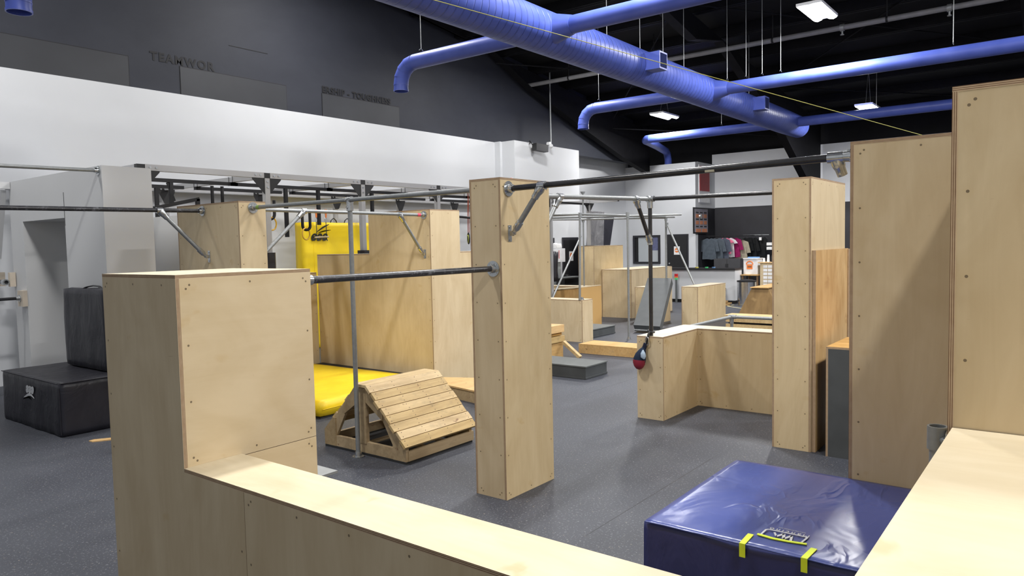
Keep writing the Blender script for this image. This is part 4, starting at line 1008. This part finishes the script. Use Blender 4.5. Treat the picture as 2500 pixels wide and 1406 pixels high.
for x in (7.76, 7.96):
    bm = BM(); prism(bm, [(-.022, 0), (.022, 0), (.012, -.14), (-.012, -.14)], (x, 10.12, 2.60), (1, 0, 0), (0, 0, 1), .01); obj('strap', bm, ORST, t2)
    bm = BM(); tube(bm, [(x + .016 * math.cos(a), 10.12, 2.425 + .04 * math.sin(a)) for a in [k * 2 * PI / 14 for k in range(14)]], .005, 8, closed=True); obj('carabiner', bm, STEEL, t2)
    bm = BM(); tube(bm, [(x, 10.12, 2.39), (x + .004, 10.12, 2.25), (x, 10.12, 2.13), (x + .02, 10.12, 2.07)], .006, 8); obj('rope', bm, cloth('dark_blue_rope', (.03, .06, .10)), t2)
bm = BM(); cyl(bm, (7.72, 10.12, 2.13), (8.0, 10.12, 2.14), .014, 14); obj('dowel', bm, simple('pale_dowel', (.62, .50, .30), .5), t2)
t2 = thing('hanging_ring', 'black ring hanging on a long red rope left of the pillar', 'ring', (10.9, 9.5, 2))
bm = BM()
for dx in (0, .035): tube(bm, [(10.93, 9.5, 2.97), (10.90 + dx, 9.5, 2.55), (10.90 + dx, 9.5, 2.19)], .007, 8)
obj('rope', bm, simple('red_brown_rope', (.30, .06, .03), .7), t2)
bm = BM(); tube(bm, [(10.91 + .045 * math.cos(a), 9.5 + .06 * math.cos(a), 2.08 + .105 * math.sin(a)) for a in [k * 2 * PI / 24 for k in range(24)]], .013, 10, closed=True); obj('ring', bm, BLACK, t2)
bm = BM(); tube(bm, [(10.93 + .04 * math.cos(a), 9.53 + .05 * math.cos(a), 2.07 + .07 * math.sin(a)) for a in [k * 2 * PI / 20 for k in range(20)]], .010, 10, closed=True); obj('ring', bm, simple('lime_ring', (.55, .60, .08), .5), t2)
bm = BM(); cyl(bm, (10.52, 9.5, 2.50), (10.60, 9.5, 2.50), .075, 16, .02); cyl(bm, (10.6, 9.5, 2.50), (11.0, 9.5, 2.48), .022, 12); tag(obj('plate_peg', bm, BLACKS), 'short black peg sticking out beside the pillar behind the red rope', 'peg')
bm = BM(); tube(bm, [(16.0, 9.9, 2.9), (15.98, 9.9, 2.6), (15.9, 9.9, 2.5)], .02, 8); bm.free()
for k, (x, y, z0, z1) in enumerate(((13.2, 9.45, 2.15, 2.6), (13.25, 9.4, 1.55, 1.8))):
    bm = BM(); tube(bm, [(x, y, z1), (x + .03, y, (z0 + z1) / 2), (x + .01, y, z0 + .03), (x + .10, y, z0), (x + .12, y, z0 + .12)], .02, 8)
    tag(obj('hanging_strap', bm, BLACK), ('upper' if k == 0 else 'lower') + ' black strap dangling just right of the pillar', 'strap')

# ------------------------------------------------------------------ galvanised climbing frame in the background
t = thing('climbing_frame', 'galvanised pipe climbing frame standing among the far plywood boxes', 'climbing frame', (13.5, 8, 0))
Z5 = 2.50
A1 = V(12.15, 7.70, Z5); A2 = V(12.97, 7.11, Z5); A3 = V(13.10, 6.30, Z5); A4 = V(14.95, 9.45, Z5); A5 = V(15.9, 7.55, Z5)
for a, b in ((A1, (11.7, 8.25, Z5)), (A1, (15.9, 7.7, Z5 + .01)), ((12.1, 8.6, Z5), (12.15, 7.7, Z5)), (A4, (14.0, 9.85, Z5)), (A4, (15.95, 7.5, Z5))): pipe(t, a, b, GALV, .022)
pipe(t, (12.2, 9.1, Z5 - .03), (15.1, 6.95, Z5 + .02), GALV, .022)
pipe(t, (12.12, 7.72, .83), A1, GALV, .022, 'upright_pole'); flange(t, (12.12 + .08, 7.72, .83), (0, 0, 1), .05)
pipe(t, (12.97, 7.11, 0), A2, GALV, .022, 'upright_pole'); flange(t, (12.97, 7.11, 0), (0, 0, 1), .055)
pipe(t, (15.0, 9.42, .907), (15.0, 9.42, 3.1), GALV, .018, 'upright_pole'); bm = BM(); cyl(bm, (15.0, 9.42, 3.1), (15.0, 9.42, 3.16), .025, 14, .06); obj('pole_cap', bm, GALV, t)
pipe(t, (16.3, 7.9, .84), (16.3, 7.9, Z5 + .05), GALV, .024, 'upright_pole')
pipe(t, (16.3, 7.9, Z5 - .0), (15.2, 8.7, Z5), GALV, .022)
pipe(t, (16.25, 7.85, 2.35), (16.15, 7.12, .92), GALV, .022, 'brace_pipe'); pipe(t, (14.85, 9.4, 2.1), (13.3, 9.25, .62), GALV, .022, 'brace_pipe')
bm = BM(); 
for p, d in ((A1, (0, 0, 1)), (A2, (0, 0, 1)), (V(16.3, 7.9, Z5), (0, 0, 1)), (V(15.0, 9.42, Z5), (0, 0, 1)), (V(16.25, 7.85, 2.35), (0, 0, 1))):
    bm = BM(); cyl(bm, Vector(p) - V(0, 0, .07), Vector(p) + V(0, 0, .03), .034, 16); obj('clamp', bm, GALV, t)
flange(t, (16.3, 6.9 + .1, 2.5), (0, 1, 0), .055)
# rail and slatted stage behind the low L wall
t = thing('low_rail', 'low galvanised handrail rising behind the low L shaped wall', 'rail', (12.3, 4.5, 0))
pipe(t, (9.9, 4.83, .6), (12.45, 4.80, .6), GALV, .028); pipe(t, (12.45, 4.80, .6), (12.45, 2.9, .6), GALV, .028); pipe(t, (12.45, 4.80, 0), (12.45, 4.80, .6), GALV, .026, name='upright_pole')
bm = BM(); cyl(bm, (12.37, 4.80, .6), (12.50, 4.80, .6), .036, 16); cyl(bm, (12.45, 4.85, .6), (12.45, 4.72, .6), .036, 16); cyl(bm, (12.45, 4.8, .48), (12.45, 4.8, .6), .035, 16); obj('corner_fitting', bm, GALV, t)
t = thing('slatted_stage', 'low slatted pine stage behind the galvanised handrail', 'stage', (14, 4.5, 0))
for z0, z1 in ((.36, .47), (.20, .32), (.02, .16)):
    bm = BM(); box(bm, 13.75, 13.79, 3.0, 5.42, z0, z1); obj('front_slat', bm, PINE, t, bevel=.004)
bm = BM(); box(bm, 13.74, 14.15, 2.9, 5.45, .47, .49); obj('top_deck', bm, PINE, t)
bm = BM(); box(bm, 13.80, 14.12, 2.95, 5.38, .0, .46); obj('gap_shade_core', bm, BLACKS, t)  # black filler, puts the shade between the slats into the colour
# trapezoid vault box
t = thing('vault_box', 'brown trapezoid vault box with sloping sides near the trash can', 'vault box', (16, 5.3, 0))
bm = BM(); zb, zt_ = 0, .90
lo = [(15.45, 4.75), (15.45, 5.98), (17.2, 5.98), (17.2, 4.75)]; hi = [(15.6, 5.22), (15.6, 5.57), (17.0, 5.57), (17.0, 5.22)]
A = [bm.verts.new((x, y, zb)) for x, y in lo]; B = [bm.verts.new((x, y, zt_)) for x, y in hi]
for i in range(4): bm.faces.new((A[i], A[(i + 1) % 4], B[(i + 1) % 4], B[i]))
bm.faces.new(A); bm.faces.new(B[::-1]); bmesh.ops.recalc_face_normals(bm, faces=bm.faces[:]); obj('body', bm, make_ply('brown_plywood', (.27, .165, .06), (.18, .105, .035), screws=False), t, uv=True)
bm = BM(); box(bm, 15.56, 17.04, 5.20, 5.59, .90, .92); obj('top_panel', bm, PLYO, t, uv=True)

# ------------------------------------------------------------------ reception corner
t = thing('reception_counter', 'pale grey reception counter with a dark top at the back', 'counter', (22, 9.6, 0))
bm = BM(); box(bm, 21.6, 22.15, 8.22, 11.2, 0.1, 1.03); obj('body', bm, WHITE, t)
bm = BM(); box(bm, 21.62, 22.15, 8.24, 11.2, 0, .1); obj('plinth', bm, BLACK, t)
bm = BM(); box(bm, 21.52, 22.18, 8.19, 11.2, 1.03, 1.075); obj('counter_top', bm, BLACKS, t)
for (y, m, lb) in ((9.5, YPL, 'small yellow dish on the reception counter'), (9.18, GREENP, 'small bright green dish on the reception counter'), (8.95, TOOTH, 'small pale blue dish beside the green one')):
    bm = BM(); cyl(bm, (21.75, y, 1.075), (21.75, y, 1.11), .045, 14, .06); tag(obj('dish', bm, m), lb, 'dish')
t = thing('beacon_toy', 'toy on a slim stand', 'post', (21.47, 10.07, 0))  # small banded toy carried on a slim stand
bm = BM(); cyl(bm, (17.9, 9.05, 1.242), (17.9, 9.05, 1.27), .02, 10); bm.free()
bm = BM(); box(bm, 21.45, 21.5, 10.02, 10.12, .82, .9); obj('red_cap', bm, RED, t); bm = BM(); box(bm, 21.45, 21.5, 10.02, 10.12, .78, .82); obj('orange_band', bm, ORANGE, t)
bm = BM(); box(bm, 21.455, 21.495, 10.03, 10.11, .72, .78); obj('green_band', bm, GREENP, t); bm = BM(); box(bm, 21.46, 21.49, 10.04, 10.10, 0, .72); obj('stand', bm, GREYP, t)
t['label'] = 'small toy with red and orange cap on a slim stand before the reception counter'
bm = BM(); prism(bm, [(0, 0), (.20, 0), (.20, 1), (0, 1)], (21.46, 8.48, .12), (0, 1, 0), (.09, 0, .36), -.03); tag(obj('leaning_tile', bm, GREYPD), 'dark grey rubber tile leaning on the reception counter', 'tile')
t = thing('wood_pile', 'pile of cut timber pieces on the floor before the reception counter', 'pile', (21, 8.4, 0))
for k in range(6):
    bm = BM(); y = 8.15 + .05 * math.sin(k * 2.1); beam(bm, (20.95 + .05 * (k % 2), y, .03 + .05 * (k // 2)), (21.1, y + .7 - .07 * k, .03 + .05 * (k // 2)), .12, .035); obj('timber_piece', bm, PINEO if k % 2 == 0 else BLACKS, t)
bm = BM(); beam(bm, (20.78, 8.13, .002), (21.3, 8.14, .002), .05, .004); beam(bm, (20.78, 8.13, .002), (20.2, 7.45, .002), .05, .004); tag(obj('floor_tape', bm, simple('pale_yellow_tape', (.62, .58, .34), .6)), 'pale yellow tape line on the floor by the trash can', 'tape')
t = thing('trash_can', 'shiny chrome trash can beside the reception counter', 'trash can', (21.2, 7.75, 0))
bm = BM(); cyl(bm, (21.2, 7.72, 0), (21.2, 7.72, .70), .26, 40, .27); obj('body', bm, STEEL, t)
bm = BM(); cyl(bm, (21.2, 7.72, .70), (21.2, 7.72, .74), .275, 40); cyl(bm, (21.2, 7.72, .74), (21.2, 7.72, .77), .23, 40, .15); obj('lid', bm, BLACKS, t)
t = thing('wooden_table', 'small pine topped table right of the reception counter', 'table', (22.3, 7.95, 0))
bm = BM(); box(bm, 22.0, 22.7, 7.66, 8.20, .84, .875); obj('table_top', bm, PINEO, t)
for x in (22.05, 22.62):
    for y in (7.68, 8.13):
        bm = BM(); box(bm, x, x + .05, y, y + .05, 0, .84); obj('leg', bm, simple('brown_leg', (.20, .12, .06), .5), t)
t = thing('display_box', 'white box with orange badge standing on the pine table', 'box', (22.4, 8.0, .875))
bm = BM(); box(bm, 22.2, 22.6, 7.74, 8.18, .876, 1.36); obj('body', bm, PLASTIC, t); bm = BM(); box(bm, 22.17, 22.63, 7.72, 8.185, 1.34, 1.365); obj('lid', bm, PLASTIC, t)
bm = BM(); box(bm, 22.194, 22.2, 7.90, 8.08, 1.03, 1.18); tube(bm, [(22.197, 7.99 + .10 * math.cos(a), 1.18 + .09 * math.sin(a)) for a in [k * PI / 10 for k in range(11)]], .018, 6); obj('orange_badge', bm, ORANGE, t)
bm = BM(); box(bm, 22.190, 22.194, 7.93, 8.05, 1.08, 1.13); obj('badge_window', bm, simple('brown_print', (.25, .10, .04), .6), t)
t = thing('shop_cabinet', 'plywood cabinet with white cards pinned on its front, beside the screwed post', 'cabinet', (22.2, 7.2, 0))
bm = BM(); box(bm, 22.0, 22.5, 6.7, 7.60, 0, 1.22); obj('body', bm, PLY, t, uv=True); bm = BM(); box(bm, 21.96, 22.55, 6.65, 7.66, 1.22, 1.25); obj('top_panel', bm, PINEO, t)
for i in range(7):
    for j in range(3):
        bm = BM(); box(bm, 21.985, 21.998, 7.10 + j * .14, 7.22 + j * .14, .42 + i * .11, .50 + i * .11); obj('pinned_card', bm, PAPER, t)
for k, (y, h, m) in enumerate(((7.55, .12, PLASTIC), (7.42, .22, PLASTIC), (7.30, .2, BLACK), (7.18, .25, PAPER))):
    bm = BM(); cyl(bm, (22.2, y, 1.25), (22.2, y, 1.25 + h), .045, 14, .03); tag(obj('bottle', bm, m), ('white squat jar', 'tall white bottle', 'black bottle', 'tall pale bottle')[k] + ' on top of the plywood cabinet', 'bottle')
for k, (y, z) in enumerate(((7.56, 1.72), (7.56, 1.62), (7.33, 1.66))):
    bm = BM(); box(bm, 24.6, 24.66, y + .55, y + .72, z - .04, z + .10); o = obj('wall_card', bm, PAPER); tag(o, ('top left', 'lower left', 'right hand')[k] + ' white card on the dark wall above the cabinet', 'card')
bm = BM(); box(bm, 22.35, 22.5, 7.78, 8.1, 1.365, 1.40); tag(obj('folded_cloth', bm, TOOTH), 'folded blue cloth on top of the white display box', 'cloth')
t = thing('storage_cabinet', 'dark grey two door cabinet behind the reception counter', 'cabinet', (24, 9.2, 0))
GCAB = simple('graphite_cabinet', (.05, .05, .055), .5)
bm = BM(); box(bm, 23.4, 23.9, 8.72, 9.62, 0, 1.32); obj('body', bm, GCAB, t)
for a, b in ((8.73, 9.165), (9.175, 9.61)):
    bm = BM(); box(bm, 23.385, 23.4, a, b, .05, 1.30); d = obj('door', bm, GCAB, t); bm = BM(); yh = 9.14 if a < 9 else 9.20; box(bm, 23.37, 23.385, yh - .01, yh + .01, 1.0, 1.15); obj('handle', bm, BLACK, d)
# price board
t = thing('price_board', 'framed notice board with orange blocks on the return wall', 'board', (24.3, 10.42, 2.2))
bm = BM(); box(bm, 23.66, 24.9, 10.44, 10.47, 2.17, 3.07); obj('frame', bm, BLACK, t); bm = BM(); box(bm, 23.74, 24.84, 10.43, 10.44, 2.22, 3.02); obj('poster', bm, simple('grey_poster', (.22, .21, .24), .95, spec=.05), t)
bm = BM()
for i, z in enumerate((2.78, 2.55, 2.28)):
    for j in range(3 if i < 2 else 2): box(bm, 23.82 + j * (.34 if i < 2 else .52), 24.06 + j * (.34 if i < 2 else .52) + (0 if i < 2 else .18), 10.424, 10.43, z - .06, z + .06)
obj('orange_blocks', bm, simple('dull_orange_print', (.42, .17, .09), .6), t)
bm = BM()
for i, z in enumerate((2.90, 2.67, 2.42)):
    for j in range(3): box(bm, 23.83 + j * .34, 24.05 + j * .34, 10.424, 10.43, z - .02, z + .015)
obj('dark_blocks', bm, BLACK, t)
# clothes rail
t = thing('clothes_rail', 'black rail holding the row of coloured shirts', 'rail', (24.8, 10, 2))
bm = BM(); cyl(bm, (24.75, 10.45, 2.07), (24.75, 8.9, 2.07), .016, 10); obj('rail', bm, BLACKS, t)
bm = BM(); cyl(bm, (25.6, 8.9, 2.07), (24.75, 8.9, 2.07), .014, 8); cyl(bm, (25.6, 10.4, 2.07), (24.75, 10.4, 2.07), .014, 8); obj('rail_arm', bm, BLACKS, t)
def shirt(x, y, z, w, h, m, label, ang=0, longs=True, cat='shirt'):
    t = thing(cat, label, cat, (x, y, z)); bm = BM(); sl = .62 if longs else .28
    P = [(-.09, 0), (-w * .5, -.07), (-w * .5 - .10, -h * sl), (-w * .5 + .02, -h * sl - .02), (-w * .5 + .06, -.22 * h - .06), (-w * .5 + .03, -h), (-w * .17, -h - .015), (w * .17, -h), (w * .5 - .03, -h - .01), (w * .5 - .06, -.22 * h - .06), (w * .5 - .02, -h * sl - .02), (w * .5 + .10, -h * sl), (w * .5, -.07), (.09, 0), (0, -.035)]
    ax = V(math.sin(ang), math.cos(ang), 0); prism(bm, [(a, b) for a, b in P], V(x, y, z) - ax.cross(V(0, 0, 1)) * .02, ax, (0, 0, 1), .05); obj('garment', bm, m, t, bevel=.012)
    bm = BM(); tube(bm, [(x, y, z - .01), (x, y, z + .05), (x, y + .02, z + .085), (x, y, z + .10)], .005, 6); obj('hanger', bm, BLACK, t)
sl = cloth('slate_grey_jersey', (.095, .115, .14))
for k, (y, w, h, m, lb, lg) in enumerate(((10.22, .62, .72, sl, 'slate grey long sleeved shirt, leftmost on the shirt rail', 1), (9.98, .56, .74, cloth('slate_jersey', (.10, .12, .145)), 'second slate grey shirt on the rail', 1),
        (9.82, .56, .74, cloth('blue_grey_jersey', (.10, .115, .155)), 'third, bluer grey shirt on the rail', 1), (9.76, .52, .55, cloth('pink_jersey', (.80, .20, .32)), 'bright pink short sleeved shirt on the rail', 0),
        (9.66, .50, .66, cloth('white_jersey', (.72, .72, .74)), 'white shirt hanging right of the pink one', 0), (9.50, .52, .66, cloth('crimson_jersey', (.30, .02, .11)), 'crimson long sleeved shirt on the rail', 1),
        (9.30, .56, .70, cloth('beige_jersey', (.42, .38, .29)), 'beige long sleeved shirt, rightmost on the shirt rail', 1))):
    shirt(24.45 + .09 * k, y, 2.0 - (.08 if k == 6 else 0), w, h, m, lb, .25, bool(lg))
t = thing('coat_rail', 'thin rail on the dark wall holding three black jackets', 'rail', (25.5, 8.8, 2.1))
bm = BM(); cyl(bm, (25.2, 9.3, 2.08), (25.2, 8.4, 2.08), .014, 8); obj('rail', bm, GALV, t)
BJK = simple('black_jacket_cloth', (.011, .012, .013), .6, spec=.3)
for k, (y, lb) in enumerate(((9.12, 'left black jacket on the thin wall rail'), (8.92, 'middle black jacket on the thin wall rail'), (8.62, 'right black jacket with pale collar on the thin wall rail'))):
    shirt(25.1 + .04 * k, y, 2.0, .34, .74, BJK, lb, .3, True, 'jacket')
bm = BM(); box(bm, 25.02, 25.06, 8.60, 8.68, 1.90, 2.0); o = tag(obj('collar_tag', bm, PAPER), 'white tag at the collar of the right black jacket', 'tag')
bm = BM(); box(bm, XB - .1, XB, 6.9, 8.0, 0, 2.2); struct('door_4', bm, BLACK)
# things on the left end wall
t = thing('defibrillator_stand', 'white cabinet with red lettering on a pale grey stand by the black door', 'cabinet', (16.8, 11.4, 0))
bm = BM(); box(bm, 16.50, 17.03, 11.3, 11.48, 1.43, 1.80); obj('cabinet_body', bm, PLASTIC, t, bevel=.01)
bm = BM(); box(bm, 16.50, 16.86, 11.34, 11.48, 0, 1.43); obj('stand', bm, simple('pale_grey_stand', (.33, .35, .35), .5), t)
for k in range(7):
    bm = BM(); box(bm, 16.71, 16.745, 11.295, 11.30, 1.53 + k * .033, 1.55 + k * .033); obj('red_lettering', bm, RED, t)
bm = soft_bm(16.60, 16.93, 11.32, 11.46, 1.80, 1.94, .04, .03, 9, 30, 2); tag(obj('paper_pack', bm, PAPER), 'crumpled white pack on top of the white cabinet with red lettering', 'pack')
t = thing('side_table', 'grey topped low table below the white cabinet with red lettering', 'table', (16.9, 11.1, 0))
bm = BM(); box(bm, 16.42, 17.33, 10.95, 11.28, .99, 1.02); obj('table_top', bm, GREYP, t); bm = BM(); box(bm, 16.5, 17.25, 10.98, 11.25, 0, .99); obj('cupboard', bm, BLACK, t)
for k, (x, y) in enumerate(((15.58, 10.95), (15.70, 10.75))):
    bm = soft_bm(x - .09, x + .09, y - .08, y + .08, .95, 1.95 - .2 * k, .05, .03, 4, 8, k); tag(obj('hanging_coat', bm, BLKV), ('tall' if k == 0 else 'shorter') + ' dark coat hanging just right of the centre pillar', 'coat')
bm = soft_bm(17.2, 17.6, 10.42, 10.8, .0, 1.28, .12, .05, 3, 9, 3); tag(obj('black_bag', bm, BLKV), 'black slumped bag beside the thin capped pole', 'bag')
t = thing('wall_speaker', 'black loudspeaker on the top edge of the white pilaster', 'loudspeaker', (16.5, 11.8, 4.6))
bm = BM(); beam(bm, (16.25, 11.72, 4.56), (16.75, 11.68, 4.54), .16, .19); obj('cabinet', bm, BLACK, t, bevel=.012); bm = BM(); tube(bm, [(16.3, 11.9, 4.66), (16.18, 11.82, 4.72), (16.22, 11.75, 4.60)], .014, 6); obj('bracket', bm, BLACKS, t)
t = thing('security_camera', 'small white dome camera beside the black loudspeaker', 'camera', (17.1, 11.85, 4.68))
bm = BM(); cyl(bm, (17.1, 11.88, 4.73), (17.1, 11.78, 4.73), .05, 14); obj('mount', bm, PLASTIC, t); bm = BM(); bmesh.ops.create_uvsphere(bm, u_segments=16, v_segments=10, radius=.06, matrix=Matrix.Translation((17.1, 11.76, 4.66))); obj('dome', bm, PLASTIC, t)
bm = BM(); bmesh.ops.create_uvsphere(bm, u_segments=10, v_segments=8, radius=.022, matrix=Matrix.Translation((4.8, 3.7, 2.47)))
tag(obj('red_marker', bm, RED), 'tiny red knob on top of the centre pillar', 'knob')

# ------------------------------------------------------------------ lights and lamps
def lamp(x, y, z, label, power=LP if 'LP' in globals() else 420, group=None):
    t = thing('high_bay_lamp', label, 'lamp', (x, y, z), group)
    bm = BM(); box(bm, x - .55, x + .55, y - .22, y + .22, z + .03, z + .08); obj('housing', bm, PLASTIC, t, bevel=.01)
    for s in (-1, 1):
        bm = BM(); prism(bm, [(s * .20, .045), (s * .20, .012), (s * .14, -.01), (s * .06, .012), (s * .06, .045)][::s], (x - .53, y, z), (0, 1, 0), (0, 0, 1), 1.06); obj('diffuser', bm, LAMPE, t)
    bm = BM()
    for s in (-1, 1): cyl(bm, (x + s * .3, y, z + .07), (x, y, zr(x) - .02), .006, 6)
    obj('hanging_cable', bm, GALV, t)
    L = bpy.data.lights.new('lamp_light', 'AREA'); L.shape = 'RECTANGLE'; L.size = 1.0; L.size_y = .36; L.energy = power; L.color = (1, .985, .965)
    o = bpy.data.objects.new('lamp_light', L); COL.objects.link(o); o.location = (x, y, z - .03)
POW = 250
for a in ((14.35, 3.9, 6.05, 'twin tube high bay lamp, the big bright one at the top right'),
          (20.5, 9.95, 5.66, 'high bay lamp glowing just below the middle branch duct'),
          (21.5, 4.54, 5.33, 'small distant lamp above the blue duct beside the tallest right box'),
          (14.4, 9.8, 6.5, 'high bay lamp hidden behind the thick main duct')):
    lamp(*a, POW * (.6 if a[0] < 15 and a[1] > 9 else 1.15))
for x, y, z, k in ((2.2, -2.0, 7.4, 1.25), (6.1, -2.0, 7.2, 1.3), (2.3, 4.9, 7.4, 1.1), (8.7, 4.6, 7.0, 1.15), (2.4, 10.6, 7.6, .6), (8.9, 10.2, 7.4, .65), (11.2, -2, 6.8, .9), (14.4, -2.2, 6.6, 1), (20.5, -1.6, 6.2, 1)):
    lamp(x, y, z, 'high bay lamp hung above the frame over the near floor', POW * k, 'overhead lamps outside the view')
w = bpy.data.worlds.new('hall_ambience'); scn.world = w; w.use_nodes = True
w.node_tree.nodes['Background'].inputs[0].default_value = (.93, .96, 1, 1); w.node_tree.nodes['Background'].inputs[1].default_value = .42
scn.view_settings.view_transform = 'Standard'; scn.view_settings.look = 'None'; scn.view_settings.exposure = .22; scn.view_settings.gamma = 1; scn.view_settings.use_curve_mapping = False
scn.cycles.use_denoising = True; scn.cycles.max_bounces = 6; scn.cycles.diffuse_bounces = 4; scn.cycles.glossy_bounces = 3
scn.cycles.sample_clamp_indirect = 8
